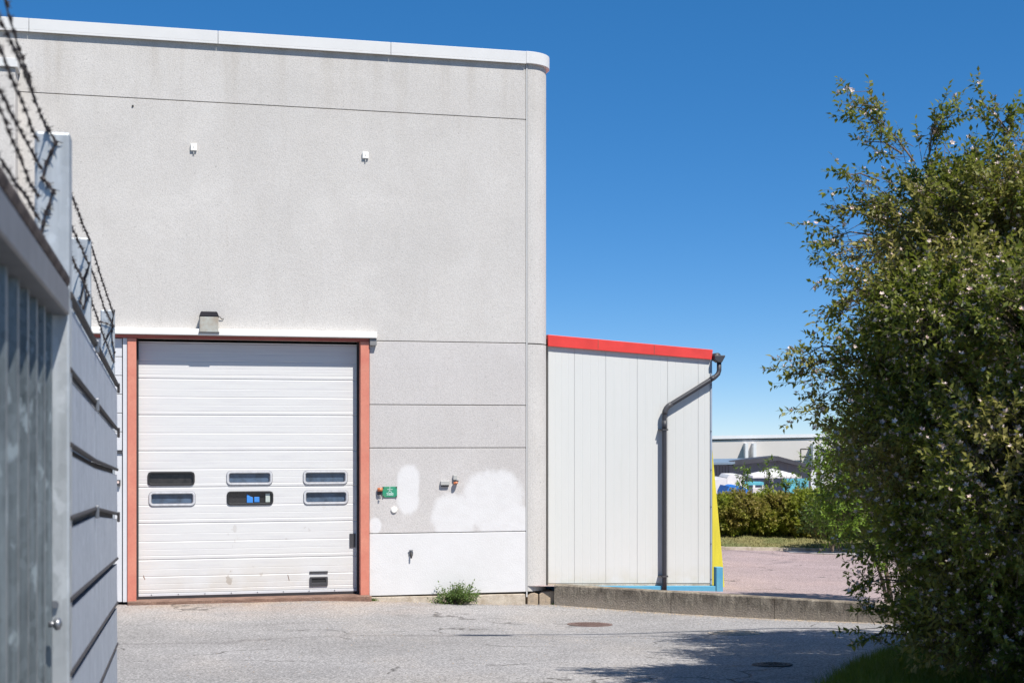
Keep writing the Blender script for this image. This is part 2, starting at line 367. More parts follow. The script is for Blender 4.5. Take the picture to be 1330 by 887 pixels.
def ring(outer, inner, y0, y1):
    """frame with a real opening: OUTER and INNER loops of equal length, front at y0 and back at y1"""
    b = MB(); n = len(outer)
    vs = [(x, y0, z) for x, z in outer]+[(x, y0, z) for x, z in inner]+[(x, y1, z) for x, z in outer]+[(x, y1, z) for x, z in inner]
    fs = []
    for i in range(n):
        j = (i+1) % n
        fs += [(i, j, n+j, n+i), (2*n+j, 2*n+i, 3*n+i, 3*n+j), (i, 2*n+i, 2*n+j, j), (n+i, n+j, 3*n+j, 3*n+i)]
    return b.add(vs, fs)
def np_mesh(name, verts, faces):
    me = bpy.data.meshes.new(name); nv, nf, k = len(verts), len(faces), faces.shape[1]
    me.vertices.add(nv); me.vertices.foreach_set('co', verts.astype(np.float32).ravel())
    me.loops.add(nf*k); me.loops.foreach_set('vertex_index', faces.astype(np.int32).ravel())
    me.polygons.add(nf); me.polygons.foreach_set('loop_start', np.arange(0, nf*k, k, dtype=np.int32))
    me.update(calc_edges=True); me.validate(); return me
def sheet(name, rows, m):
    b = MB(); n = len(rows[0])
    b.v = [tuple(p) for r in rows for p in r]
    b.f = [(i*n+j, i*n+j+1, (i+1)*n+j+1, (i+1)*n+j) for i in range(len(rows)-1) for j in range(n-1)]
    o = b.build(name, m, smooth=True)
    return structure(o)

# ------------------------------------------------------------------ kerb line, yard, lot
def solve_ground(u, v, zf):
    s = (u-U0)/F; T = 30.0; lo, hi = 3.0, 60.0
    for _ in range(60):
        T = (lo+hi)/2; p = P(u, v, T)
        if p.z > zf(p.x, p.y): lo = T
        else: hi = T
    return P(u, v, T)
K0 = solve_ground(721, 785.5, zyard); K0t = K0.copy()
K0 = PY(721, 785.5, -.12)
K1 = solve_ground(1130, 808.5, zyard)
kd = (K1-K0); kd.z = 0; kd.normalize()
slope = (K1.x-K0.x)/(K1.y-K0.y)
def kx(y): return K0.x+(y-K0.y)*slope
kT0 = RT(K0.x, K0.y); kT1 = RT(K1.x, K1.y)
z0t = P(721, 759, kT0[1]).z; z1t = P(1130, 783.5, kT1[1]).z
print('KERB', K0, K1, z0t, z1t)
def zkerb(y): return z0t+(z1t-z0t)*(y-K0.y)/(K1.y-K0.y)
nk = Vector((-kd.y, kd.x, 0)); nk = nk if nk.y > 0 else -nk       # away from the yard
def zlot(x, y):
    d = max(0.0, (Vector((x, y, 0))-Vector((K0.x, K0.y, 0))).dot(nk))
    al = (Vector((x, y, 0))-Vector((K0.x, K0.y, 0))).dot(kd)
    L = (K1-K0).length
    zt = z0t+(z1t-z0t)*min(max(al/L, -.5), 3)
    return zt-.018-.23*(1-math.exp(-d/2.6))-.031*d
yrows = list(np.linspace(-30, -6, 25))+list(np.linspace(-5.5, .4, 40))
rows = []
for y in yrows:
    xr = kx(y)+.06 if y < K0.y else K0.x+.06
    xs = [-16+(xr+16)*(1-(1-t)**1.4) for t in np.linspace(0, 1, 60)]
    rows.append([(x, y, float(zyard(x, y))) for x in xs])
sheet('asphalt_yard', rows, 'asphalt')
rows = []
for y in list(np.linspace(-30, -6, 20))+list(np.linspace(-5.5, 12, 80))+list(np.linspace(12.5, 60, 60)):
    xl = kx(y)+.07 if y < K0.y else K0.x-.5
    rows.append([(xl+(60-xl)*t**1.8, y, zlot(xl+(60-xl)*t**1.8, y)) for t in np.linspace(0, 1, 50)])
sheet('parking_lot', rows, 'lot')
# big ground
def zfar(R, T): return -1.9-5.6*float(sst(44, 85, T))
ts = [-400, -100, -40, -20, 0, 20, 40, 44, 50, 56, 62, 68, 74, 80, 88, 110, 160, 260, 500, 1200, 3500]
sheet('ground', [[W(R, T, zfar(R, T)) for R in (-3000, -800, -200, -60, -20, 0, 20, 60, 200, 800, 3000)] for T in ts], 'ground')
# concrete kerb in precast lengths
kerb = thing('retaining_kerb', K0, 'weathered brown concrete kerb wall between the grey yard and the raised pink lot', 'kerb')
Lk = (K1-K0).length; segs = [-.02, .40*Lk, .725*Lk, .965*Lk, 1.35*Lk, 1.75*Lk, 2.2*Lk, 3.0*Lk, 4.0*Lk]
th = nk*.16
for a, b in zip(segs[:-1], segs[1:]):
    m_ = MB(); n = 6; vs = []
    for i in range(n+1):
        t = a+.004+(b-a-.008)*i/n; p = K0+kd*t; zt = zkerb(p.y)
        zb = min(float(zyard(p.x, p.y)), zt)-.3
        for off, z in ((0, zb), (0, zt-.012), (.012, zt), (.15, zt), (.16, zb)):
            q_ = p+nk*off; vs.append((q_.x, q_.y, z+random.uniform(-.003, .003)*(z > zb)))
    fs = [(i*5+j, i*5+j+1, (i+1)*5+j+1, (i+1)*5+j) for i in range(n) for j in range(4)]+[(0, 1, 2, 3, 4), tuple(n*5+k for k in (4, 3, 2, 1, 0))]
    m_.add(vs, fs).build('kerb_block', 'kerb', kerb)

# ------------------------------------------------------------------ warehouse
wh = thing('warehouse', (0, 6, 0), 'tall pale grey concrete warehouse with rounded corner and white roof edge', 'warehouse')
XR = X(683.5); XE = X(718); RC = XE-XR-.02
zt = 7.70; j1 = 6.895; j2 = 3.64; j3 = 2.735; j4 = 2.12; j5 = .905
xl = -12.0; xd0, xd1 = X(165.5), X(479.3)          # outer edges of the door frame
xo0, xo1 = X(177), X(467.8)                        # door opening
zh = Z(320, 441.5)                                 # top of the opening
g = .0065
wall_y1 = .22
def panel(x0, x1, z0, z1, m='concrete'):
    return MB().box(x0+g, x1-g, 0, wall_y1, z0+g*.7, z1-g*.7).build('wall_panel', m, wh, bevel=.006)
xs_ = X(20)+.0
panel(xl, XR, j1, zt+.05); panel(xl, XR, j2, j1)
for z0, z1, m in ((j3, j2, 'concrete_lower'), (j4, j3, 'concrete_lower'), (j5, j4, 'concrete_lower'), (.02, j5, 'concrete_painted')):
    panel(xd1, XR, z0, z1, m)
panel(xl, X(95), .0, j2)
MB().box(xl, xd0, wall_y1+.006, wall_y1+.05, -.3, zt).box(xd1, XR+.1, wall_y1+.006, wall_y1+.05, -.3, zt).box(xd0, xd1, wall_y1+.006, wall_y1+.05, zh+.1, zt).build('joint_backing', 'dark', wh)
# sealed vertical strip beside the corner
MB().box(XR+.0, XR+.016, -.008, .02, -.05, zt).build('seal_strip', 'cap', wh)
# rounded corner column
def corner(z0, z1, r, m, name, y0=0.0, xoff=0.0, n=14):
    cx, cy = XR+.03+xoff, r+y0; pts = []
    for k in range(n+1):
        a = math.radians(-90+90*k/n); pts.append((cx+r*math.cos(a), cy+r*math.sin(a)))
    pts += [(cx+r, cy+.3), (cx-.0, cy+.3)]
    pts = [(XR+.024, y0)]+pts
    return MB().prism([(x, y, z0) for x, y in pts], (0, 0, z1-z0)).build(name, m, wh)
rc = XE-XR-.05
for z0, z1 in ((.03, j2-.012), (j2+.004, zt+.02)):
    corner(z0, z1, rc, 'concrete_column', 'corner_column')
# side wall, roof
MB().box(XE-.24, XE-.02, rc+.3, 34, -.6, zt).build('side_wall', 'concrete_column', wh)
MB().box(xl, XE-.05, 33.7, 34, -.6, zt).box(xl, xl+.2, .3, 34, -.6, zt).build('rear_wall', 'concrete_column', wh)
MB().box(xl, XE-.05, .25, 33.9, 7.35, 7.45).build('roof', 'flat_roof', wh)
# parapet capping in lengths with seams
seams = [-12.2, X(-60), X(38), X(283), X(507), X(682.5)]
for a, b in zip(seams[:-1], seams[1:]):
    MB().box(a+.003, b-.003, -.055, .33, 7.725, 7.875).box(a+.003, b-.003, -.055, -.049, 7.695, 7.725).build('parapet_cap', 'cap', wh, bevel=.004)
def cornercap():
    r = rc+.05; n = 16; cx, cy = XR+.03, rc; o_, i_ = [], []
    pts = [(XR-.012, cy-r-.004)]+[(cx+r*math.cos(math.radians(-90+90*k/n)), cy+r*math.sin(math.radians(-90+90*k/n))) for k in range(n+1)]+[(cx+r, cy+.4), (XR-.012, cy+.4)]
    return MB().prism([(x, y, 7.705) for x, y in pts], (0, 0, .175)).build('corner_cap', 'cap', wh, bevel=.004)
cornercap()
MB().box(XE-.30, XE+.03, rc+.41, 34, 7.72, 7.875).build('side_cap', 'cap', wh)
# footing and stones
MB().prism([(X(583), -.03, -.5), (XR-.02, -.03, -.5), (XR-.02, -.03, -.005), (X(640), -.03, -.0), (X(583), -.03, -.012)], (0, .2, 0)).build('footing', 'footing', wh, bevel=.008)
MB().prism([(xd1+.02, -.018, -.5), (X(583), -.018, -.5), (X(583), -.018, .000), (xd1+.02, -.018, .008)], (0, .2, 0)).build('footing', 'footing', wh, bevel=.008)
for (u0, u1, ztop, y) in ((684.3, 698.8, -.0, -.012), (699.1, 722, .022, -.03)):
    a, b = X(u0), X(u1)
    MB().prism([(a, y, -.5), (b, y, -.5), (b, y, ztop-.01), (b-.06, y, ztop+.008), (a+.05, y, ztop-.006), (a+.01, y, ztop-.04)], (0, .3, 0)).build('foundation_stone', 'stone', wh, bevel=.012)
# lower wing protruding at the far left with its own cap
xw = X(20, -.35)
MB().box(-12.2, xw, -.35, -.01, -.4, Z(10, 88, -.35)).build('wing_wall', 'concrete', wh, bevel=.01)
MB().box(-12.25, xw+.03, -.39, -.012, Z(10, 88, -.35)+.003, Z(10, 76, -.35)).build('wing_cap', 'cap', wh, bevel=.006)
# ---- canopy and door frame
cz0, cz1 = Z(490, 439.2, -.1), Z(490, 431.0, -.1)
MB().box(X(60), X(490, -.1), -.10, -.004, cz0, cz1).build('canopy', 'canopy', wh, bevel=.01)
MB().box(xd1+.004, X(489, -.04), -.07, -.004, cz0-.10, cz0-.004).build('canopy_bracket', 'canopy_under', wh, bevel=.004)
for a, b in ((xd0, xo0), (xo1, xd1)): MB().box(a, b, -.035, .12, -.06, zh).build('door_post', 'red_steel', wh, bevel=.006)
MB().box(X(60), xd1, -.032, .12, zh+.004, cz0-.004).build('lintel_beam', 'red_beam', wh, bevel=.004)
MB().prism([(xd0-.0, -.10, -.2), (xd1+.02, -.15, -.2), (xd1-.04, .2, -.2), (xd0+.02, .2, -.2)], (0, 0, .2+Z(323, 777.2, -.12))).build('threshold', 'rust', wh, bevel=.012)
# ---- sectional door: ribbed profile running across
DY = .155
dx0, dx1 = xo0-.03, xo1+.03
secs = [Z(323, v, DY) for v in (767.5, 724.5, 678, 632, 585.5, 539.5, 493, 447)]
secs.append(zh+.03)
door = None
prof = []          # (z, y)
def groove(z, d, h): return [(z-h, DY), (z-h*.3, DY+d), (z+h*.3, DY+d), (z+h, DY)]
for i in range(len(secs)-1):
    z0, z1 = secs[i], secs[i+1]; h = z1-z0
    prof += [(z0+.004, DY+.008), (z0+.012, DY)]
    prof += groove(z0+.055, .0025, .007)
    for k in (.28, ):
        prof += groove(z0+h*k, .0012, .006)
    prof += groove(z0+h*.5, .0035, .009)
    for k in (.72, ):
        prof += groove(z0+h*k, .0012, .006)
    prof += [(z1-.012, DY), (z1-.004, DY+.008)]
# windows cut out of the profile band: build the slab in pieces around the openings
wins = {}
def wrow(v0, v1, us): return [(X(a, DY), X(b, DY), Z(323, v1, DY), Z(323, v0, DY)) for a, b in us]
W1 = wrow(611.7, 629.6, ((191.5, 253), (294.5, 353.5), (394, 451)))
W2 = wrow(637.6, 655.8, ((193.5, 253.5), (294.5, 355), (394.5, 452)))
dm = MB()
def strip(pr, a, b):
    vs = []; n = len(pr)
    for z, y in pr: vs += [(a, y, z), (b, y, z)]
    dm.add(vs, [(2*i, 2*i+1, 2*i+3, 2*i+2) for i in range(n-1)])
cuts = sorted([(w_[2]+.012, w_[3]-.012) for w_ in (W1[1], W2[1])])
def between(pr, za, zb):
    out = []
    def yat(z):
        for (z0, y0), (z1, y1) in zip(pr[:-1], pr[1:]):
            if z0 <= z <= z1: return y0+(y1-y0)*(z-z0)/max(1e-9, z1-z0)
        return DY
    out.append((za, yat(za))); out += [p for p in pr if za < p[0] < zb]; out.append((zb, yat(zb))); return out
zcur = prof[0][0]
for (za, zb), ws in zip(cuts, (W2, W1)):
    strip(between(prof, zcur, za), dx0, dx1)
    xa = dx0
    for w_ in ws:
        strip(between(prof, za, zb), xa, w_[0]+.012); xa = w_[1]-.012
    strip(between(prof, za, zb), xa, dx1); zcur = zb
strip(between(prof, zcur, prof[-1][0]), dx0, dx1)
door = dm.build('door', 'door', wh); door['label'] = 'white ribbed sectional door with six small windows'
for k, (x0, x1, z0, z1) in enumerate(W1+W2):
    dark = k in (0, 4); clear = k == 4
    fm = ring(rrect(x0, x1, z0, z1, .055), rrect(x0+.028, x1-.028, z0+.028, z1-.028, .03), DY-.016, DY+.05)
    o = fm.build('window_frame', 'black' if dark else 'alu', door, bevel=.006)
    if not dark:
        ring(rrect(x0-.006, x1+.006, z0-.006, z1+.006, .06), rrect(x0+.003, x1-.003, z0+.003, z1-.003, .052), DY-.006, DY+.04).build('window_gasket', 'alu_dirty', door)
        ring(rrect(x0+.026, x1-.026, z0+.026, z1-.026, .03), rrect(x0+.036, x1-.036, z0+.036, z1-.036, .024), DY-.002, DY+.04).build('window_gasket', 'alu_dirty', door)
    MB().prism([(x, DY+.03, z) for x, z in rrect(x0+.02, x1-.02, z0+.02, z1-.02, .03)], (0, .008, 0)).build('window_pane', 'pane_clear' if clear else ('pane_dark' if dark else 'pane'), door)
x0, x1, z0, z1 = W2[1]
# things on the sill of the clear window
bx = tag(MB().prism([(x0+(x1-x0)*a, DY+.006, z0+(z1-z0)*b) for a, b in ((.43, .17), (.56, .17), (.56, .55), (.50, .62), (.43, .80))], (0, .022, 0)).build('blue_carton', 'blue_box', bevel=.003, loc=(x0+.3, DY, z0)), 'torn bright blue carton behind the lower middle window of the door', 'carton')
tag(MB().box(x0+(x1-x0)*.59, x0+(x1-x0)*.70, DY+.006, DY+.026, z0+.04, z0+(z1-z0)*.58).build('blue_carton', 'blue_box', bevel=.003, loc=(x0+.38, DY, z0)), 'small square blue carton beside the pale paper in the door window', 'carton')
tag(MB().box(x0+(x1-x0)*.835, x0+(x1-x0)*.93, DY+.010, DY+.020, z0+.04, z1-.035).build('paper_note', 'paper', loc=(x1-.07, DY, z0)), 'pale green paper note at the end of the lower middle door window', 'note')
# seals, bottom rail, handles
for a, b, c in ((dx0, xo0+.028, .04), (xo1-.03, dx1, .05)): MB().box(a, b, DY-c, DY-.002, 0, zh).build('side_seal', 'seal', door)
MB().box(xo0+.02, xo1-.02, DY-.012, DY+.03, secs[0]-.036, secs[0]+.002).build('bottom_rail', 'door_side', door, bevel=.004)
MB().box(xo0, xo1, DY-.008, DY+.03, -.02, secs[0]-.038).build('bottom_rubber', 'seal', door, bevel=.01)
MB().box(X(454, DY), X(461.5, DY), DY-.014, DY, Z(458, 710.5, DY), Z(458, 692.5, DY)).build('lock_plate', 'dkgrey', door, bevel=.003)
hx0, hx1, hz0, hz1 = X(402, DY), X(425.7, DY), Z(414, 760.8, DY), Z(414, 748.6, DY)
ring(rrect(hx0, hx1, hz0, hz1, .015), rrect(hx0+.03, hx1-.03, hz0+.05, hz1-.022, .008), DY-.018, DY).build('door_handle', 'dkgrey', door, bevel=.003)
MB().box(hx0+.02, hx1-.02, DY-.004, DY-.001, hz0+.03, hz1-.015).build('handle_recess', 'black', door)
MB().box(hx0, hx1, DY-.012, DY, Z(414, 744.3, DY), Z(414, 741.5, DY)).build('handle_strip', 'dkgrey', door)
for k in range(9):
    xx = xo0+.2+k*.36; MB().tube([(xx, DY-.018, secs[0]-.014), (xx, DY-.008, secs[0]-.014)], .008, 6).build('rivet', 'steel', door)
for x_, z_, h_ in ((X(361.5+12, DY), .33, .08), (X(186, DY), .36, .05)):
    MB().prism([(x_, DY-.002, z_), (x_+.02, DY-.002, z_-h_), (x_+.026, DY-.002, z_-h_+.01), (x_+.004, DY-.002, z_+.02)], (0, .001, 0)).build('rust_scratch', 'rust', door)
# side door panels at the left of the frame, beneath the canopy
zs = Z(158, 587, .02)
b = MB(); zz = zs
hs = [zs+.02+(zh-.02-zs)*k/6 for k in range(7)]
for k in range(6): b.box(X(95), X(158.5, .02), .02, .06, hs[k]+.004, hs[k+1]-.004)
sd = b.build('side_door', 'door_side', wh, bevel=.004)
MB().box(X(95), X(158.5, .02), .022, .06, .03, zs-.02).build('side_door_leaf', 'door_side', sd, bevel=.004)
MB().box(X(159.5, -.01), xd0-.002, -.01, .08, .03, zh).build('side_jamb', 'door_side', wh, bevel=.004)
MB().box(X(95), X(160, .0), .0, .019, zs-.016, zs+.016).build('drip_edge', 'dkgrey', sd)
kb = tag(MB().box(X(151), X(156.5), -.03, .018, Z(154, 631, -.03), Z(154, 623, -.03)).build('switch_box', 'dkgrey', bevel=.004, loc=(X(154), 0, 1.6)), 'small dark key switch with pink button between the fence and the red door post', 'switch')
MB().tube([(X(153.3), -.028, Z(154, 626, -.03)), (X(153.3), -.036, Z(154, 626, -.03))], .018, 10).build('button', M['blossom'], kb).matrix_parent_inverse = Matrix.Translation(-kb.location)

# ------------------------------------------------------------------ fittings on the wall
def onto(part, root): part.matrix_parent_inverse = Matrix.Translation(-root.location); return part
u0, u1 = 258.5, 284.5
lx0, lx1 = X(u0, -.12), X(u1, -.12); lz0, lz1 = Z(271, 432, -.12), Z(271, 404.2, -.12); lzm = Z(271, 411, -.12)
lamp = thing('wall_floodlight', ((lx0+lx1)/2, 0, lz0), 'square floodlight with black hood and frosted lens above the white canopy', 'wall lamp')
hood = MB().add([(lx0+.025, -.10, lz1), (lx1-.025, -.10, lz1), (lx1-.03, -.0, lz1-.02), (lx0+.03, -.0, lz1-.02),
                 (lx0, -.155, lzm), (lx1, -.155, lzm), (lx1, -.0, lzm-.03), (lx0, -.0, lzm-.03)],
                [(0, 1, 2, 3), (7, 6, 5, 4), (0, 4, 5, 1), (1, 5, 6, 2), (2, 6, 7, 3), (3, 7, 4, 0)])  .build('hood', 'hood', lamp, bevel=.01)
MB().add([(lx0+.008, -.148, lzm-.002), (lx1-.008, -.148, lzm-.002), (lx1-.01, -.0, lzm-.04), (lx0+.01, -.0, lzm-.04),
          (lx0+.004, -.115, lz0), (lx1-.004, -.115, lz0), (lx1-.01, -.0, lz0+.01), (lx0+.01, -.0, lz0+.01)],
         [(0, 1, 2, 3), (7, 6, 5, 4), (0, 4, 5, 1), (1, 5, 6, 2), (2, 6, 7, 3), (3, 7, 4, 0)]).build('lens', 'lens', lamp, bevel=.012)
MB().add([(lx0-.004, -.125, lz0-.006), (lx1+.004, -.125, lz0-.006), (lx1, -.0, lz0-.004), (lx0, -.0, lz0-.004), (lx0-.004, -.125, lz0+.010), (lx1+.004, -.125, lz0+.010), (lx1, -.0, lz0+.008), (lx0, -.0, lz0+.008)],
         [(3, 2, 1, 0), (4, 5, 6, 7), (0, 1, 5, 4), (1, 2, 6, 5), (2, 3, 7, 6), (3, 0, 4, 7)]).build('lower_rim', 'dkgrey', lamp)
MB().tube([(lx1, -.03, lzm+.005), (lx1+.02, -.03, lzm), (lx1+.035, -.02, lzm-.02), (lx1+.06, -.01, lzm-.03), (lx1+.065, .0, lzm-.015)], .005, 6).build('cable', 'black', lamp)
for u0, u1, v0, v1, lab in ((247.5, 255.6, 186, 195.0, 'small white box high on the wall above the floodlight'), (470.8, 478.8, 197, 205.2, 'small white box high on the wall near the right end of the door')):
    a, b_ = X(u0, -.03), X(u1, -.03); c_, d_ = Z(u0, v1, -.06), Z(u0, v0, -.06)
    t = thing('junction_box', ((a+b_)/2, 0, c_), lab, 'junction box', 'white boxes high on the wall')
    MB().box(a, b_, -.032, 0, c_, d_).build('box', 'white_box', t, bevel=.006)
    MB().tube([((a+b_)/2, -.036, (c_+d_)/2), ((a+b_)/2, -.031, (c_+d_)/2)], .006, 8).build('screw', 'grey_box', t)
    MB().tube([((a+b_)/2, -.015, c_), ((a+b_)/2, -.015, c_-.04), ((a+b_)/2, -.01, c_-.05)], .008, 6).build('cable_gland', 'grey_box', t)
# anchor hole stain left
tag(MB().tube([(X(172.5), -.012, Z(172, 138)), (X(172.5), .0, Z(172, 138))], .014, 8).build('wall_anchor', 'iron_dark', loc=(X(172.5), 0, Z(172, 138))), 'small dark metal anchor stub alone near the top wall joint', 'anchor')
# green sign
sx0, sx1, sz0, sz1 = X(497, -.02), X(515.8, -.02), Z(506, 645.5, -.02), Z(506, 631.8, -.02)
sg = thing('green_sign', ((sx0+sx1)/2, 0, sz0), 'small green sign with white arrow-like cross mark beside the orange lamp', 'sign')
MB().box(sx0, sx1, -.016, -.004, sz0, sz1).build('plate', 'green', sg, bevel=.002)
def stroke(pts, wd, mname, y, parent, name):
    b = MB()
    for (xa, za), (xb, zb) in zip(pts[:-1], pts[1:]):
        d = Vector((xb-xa, 0, zb-za)); n_ = Vector((-d.z, 0, d.x)).normalized()*wd/2; p = Vector((xa, y, za)); q_ = Vector((xb, y, zb)); e = d.normalized()*wd*.3
        b.prism([p-n_-e, q_-n_+e, q_+n_+e, p+n_-e], (0, .0015, 0)); y -= .0004
    return b
sw, sh = sx1-sx0, sz1-sz0
def SP(a, b): return (sx0+sw*a, sz0+sh*b)
mk = MB()
for pl in ([(.5, .97), (.5, .62)], [(.33, .74), (.68, .74)], [(.5, .70), (.40, .48)], [(.42, .56), (.58, .56)], [(.58, .56), (.62, .46)]):
    s_ = stroke([SP(*p) for p in pl], sh*.055, 'signwhite', -.019, sg, 'mark'); mk.add(s_.v, s_.f)
mk.build('emblem', 'signwhite', sg)
tx = MB()
for pl in ([(.36, .40), (.29, .40), (.29, .32), (.35, .31), (.36, .25), (.34, .20), (.28, .21)],):
    s_ = stroke([SP(*p) for p in pl], sh*.045, 'signwhite', -.019, sg, 'mark'); tx.add(s_.v, s_.f)
for k in range(3):
    a = .42+k*.115
    pl = [(a, .38), (a+.07, .38), (a+.07, .20), (a, .20), (a, .38)]
    s_ = stroke([SP(*p) for p in pl], sh*.045, 'signwhite', -.019, sg, 'mark'); tx.add(s_.v, s_.f)
tx.build('lettering', 'signwhite', sg)
for a, b_ in ((.05, .93), (.95, .93), (.05, .07), (.95, .07)):
    x_, z_ = SP(a, b_); MB().tube([(x_, -.022, z_), (x_, -.015, z_)], .010, 8).build('screw', 'iron_dark', sg)
# orange beacons
def beacon(u, v0, v1, lab, up):
    x_ = X(u, -.05); za, zb = Z(u, v1, -.05), Z(u, v0, -.05)
    t = thing('signal_lamp', (x_, 0, za), lab, 'signal lamp')
    if up:
        MB().box(x_-.035, x_+.035, -.04, 0, za+.0, za+.05).build('base', 'dkgrey', t, bevel=.006)
        MB().tube([(x_, -.038, za+.05), (x_, -.038, za+.10), (x_, -.038, zb-.01), (x_, -.038, zb)], [.036, .038, .03, .012], 12).build('lens', 'orange', t, smooth=True)
        MB().tube([(x_, -.05, za), (x_, -.05, za-.04), (x_, -.02, za-.06)], .007, 6).build('cable', 'grey_box', t)
    else:
        MB().box(x_-.028, x_+.028, -.04, 0, zb-.075, zb).build('base', 'grey_box', t, bevel=.006)
        MB().box(x_-.012, x_+.045, -.06, -.005, zb-.10, zb-.08).build('bracket', 'dkgrey', t)
        MB().tube([(x_, -.05, zb-.10), (x_+.005, -.05, zb-.13), (x_+.005, -.05, za+.01), (x_+.005, -.05, za)], [.03, .036, .03, .01], 12).build('lens', 'orange', t, smooth=True)
beacon(493.8, 633.5, 642.5, 'orange signal lamp on a black base left of the green sign', True)
beacon(591.5, 616.5, 628, 'grey and orange signal lamp pointing down beside the grey box', False)
a, b_, c_, d_ = X(573.5, -.1), X(585, -.1), Z(579, 630, -.1), Z(579, 624.8, -.1)
t = thing('grey_box', ((a+b_)/2, 0, c_), 'flat grey metal box with a black strip for its shade below, left of the hanging lamp', 'wall box')
MB().box(a, b_, -.045, 0, c_, d_).build('housing', 'grey_box', t, bevel=.004)
MB().box(a+.01, b_-.01, -.035, -.004, c_-.02, c_-.002).build('underside_shade', 'black', t)  # black strip standing in for the shade below the box
# white round vent and tap
x_, z_ = X(512, -.02), Z(512, 662, -.02)
t = thing('round_vent_cover', (x_, 0, z_), 'round white cover plate under the green sign', 'vent cover')
MB().tube([(x_, .0, z_), (x_, -.014, z_), (x_, -.022, z_)], [.046, .046, .036], 20).build('cover', 'white_box', t)
x_, z_ = X(534, -.03), Z(534, 722, -.03)
t = thing('wall_tap', (x_, 0, z_-.07), 'small steel garden tap low on the white painted wall', 'tap')
MB().prism([(x, -.012, z) for x, z in rrect(x_-.032, x_+.032, z_+.0, z_+.075, .02)], (0, .011, 0)).build('back_plate', 'steel', t)
MB().tube([(x_, -.005, z_+.045), (x_, -.03, z_+.045), (x_, -.042, z_+.02), (x_, -.042, z_-.03)], [.014, .014, .013, .011], 10).build('spout', 'iron_dark', t, smooth=True)
MB().tube([(x_, -.025, z_+.045), (x_, -.025, z_+.085)], .006, 6).tube([(x_-.03, -.025, z_+.085), (x_+.03, -.025, z_+.085)], .008, 6).build('handle', 'steel', t)

# ------------------------------------------------------------------ shed
SY = .35
shd = thing('shed', (7.2, 3, 0), 'low white sheet-metal shed with red roof edge and blue base beside the warehouse', 'shed')
def Q(u, v, y=SY): return PY(u, v, y)
bot = [Q(712, 757), Q(922.3, 757)]; top_ = [Q(712, 449.3), Q(922.3, 466.8)]
us = [712, 746, 786.7, 827.6, 867, 906.8, 922.3]
for ua, ub in zip(us[:-1], us[1:]):
    def zb_(u): return bot[0].z+(bot[1].z-bot[0].z)*(u-712)/210.3
    def zt_(u): return top_[0].z+(top_[1].z-top_[0].z)*(u-712)/210.3
    b = MB(); nr = 4 if ub-ua > 30 else 2
    xa, xb = X(ua, SY), X(ub, SY); vs = []; prof_ = [(xa+.001, SY+.0038), (xa+.006, SY)]
    for k in range(1, nr):
        xm = xa+(xb-xa)*k/nr; prof_ += [(xm-.007, SY), (xm-.003, SY+.0016), (xm+.003, SY+.0016), (xm+.007, SY)]
    prof_ += [(xb-.006, SY), (xb-.001, SY+.0038)]
    for x, y in prof_:
        f_ = (x-X(712, SY))/(X(922.3, SY)-X(712, SY)); vs += [(x, y, bot[0].z+(bot[1].z-bot[0].z)*f_), (x, y, top_[0].z+(top_[1].z-top_[0].z)*f_+.02)]
    b.add(vs, [(2*i, 2*i+1, 2*i+3, 2*i+2) for i in range(len(prof_)-1)]).build('wall_panel', 'shed', shd)
xs0, xs1 = X(712, SY), X(922.3, SY)
SL = 11.0
MB().prism([(xs0, SY+.03, -.5), (xs1, SY+.03, -.5), (xs1, SY+.03, top_[1].z+.02), (xs0, SY+.03, top_[0].z+.02)], (0, SL, 0)).build('shed_body', 'shed', shd)
# red fascia
fa = [Q(712, 434.5, SY-.05), Q(926, 454.2, SY-.05), Q(924.3, 467, SY-.05), Q(712, 449.4, SY-.05)]
MB().prism(fa, (0, .046, 0)).build('fascia', 'fascia', shd, bevel=.004)
MB().prism([fa[0]+Vector((0, .05, 0)), fa[1]+Vector((0, .05, 0)), fa[1]+Vector((0, .05, -.06)), fa[0]+Vector((0, .05, -.06))], (0, SL, 0)).build('roof', 'fascia', shd)
for u in (777, 850):
    v_ = 434.5+(454.2-434.5)*(u-712)/214
    MB().prism([Q(u-.4, v_+.6, SY-.053), Q(u+.4, v_+.7, SY-.053), Q(u+.4, v_+12, SY-.053), Q(u-.4, v_+12, SY-.053)], (0, .002, 0)).build('fascia_seam', 'red_beam', shd)
MB().box(xs1+.001, X(925, SY-.012), SY-.012, SY+.05, bot[1].z-.02, top_[1].z).build('corner_trim', 'trim', shd, bevel=.003)
for v in (500, 560, 610, 658, 706, 752):
    p = Q(923.6, v, SY-.014); MB().tube([p, p+Vector((0, -.006, 0))], .008, 6).build('screw', 'iron_dark', shd)
MB().prism([Q(712, 757.4, SY+.004), Q(923, 758, SY+.004), Q(923, 760.6, SY+.004), Q(712, 760.6, SY+.004)], (0, .02, 0)).build('drip_flashing', 'footing', shd)
BB = [Q(700, 760.8, SY-.06), Q(930, 760.8, SY-.06), Q(930, 776, SY-.06), Q(700, 776, SY-.06)]
MB().prism(BB, (0, .3, 0)).build('base_beam', 'blue', shd, bevel=.004)
p0, p1 = Q(930.6, 736.5, SY-.08), Q(939.2, 776, SY-.08)
MB().box(p0.x, p1.x, SY-.08, SY+.04, p1.z, p0.z).build('blue_post', 'blue', shd, bevel=.006)
# sloping yellow side skirt (long, leaning outwards towards its foot)
ya = [Q(925.2, 585, SY+.2), Q(939.6, 741, SY+.2), Q(941, 762, SY+.2), Q(925.2, 762, SY+.2)]
MB().prism(ya, (.25, SL-1, 0)).build('yellow_skirt', 'yellow', shd)
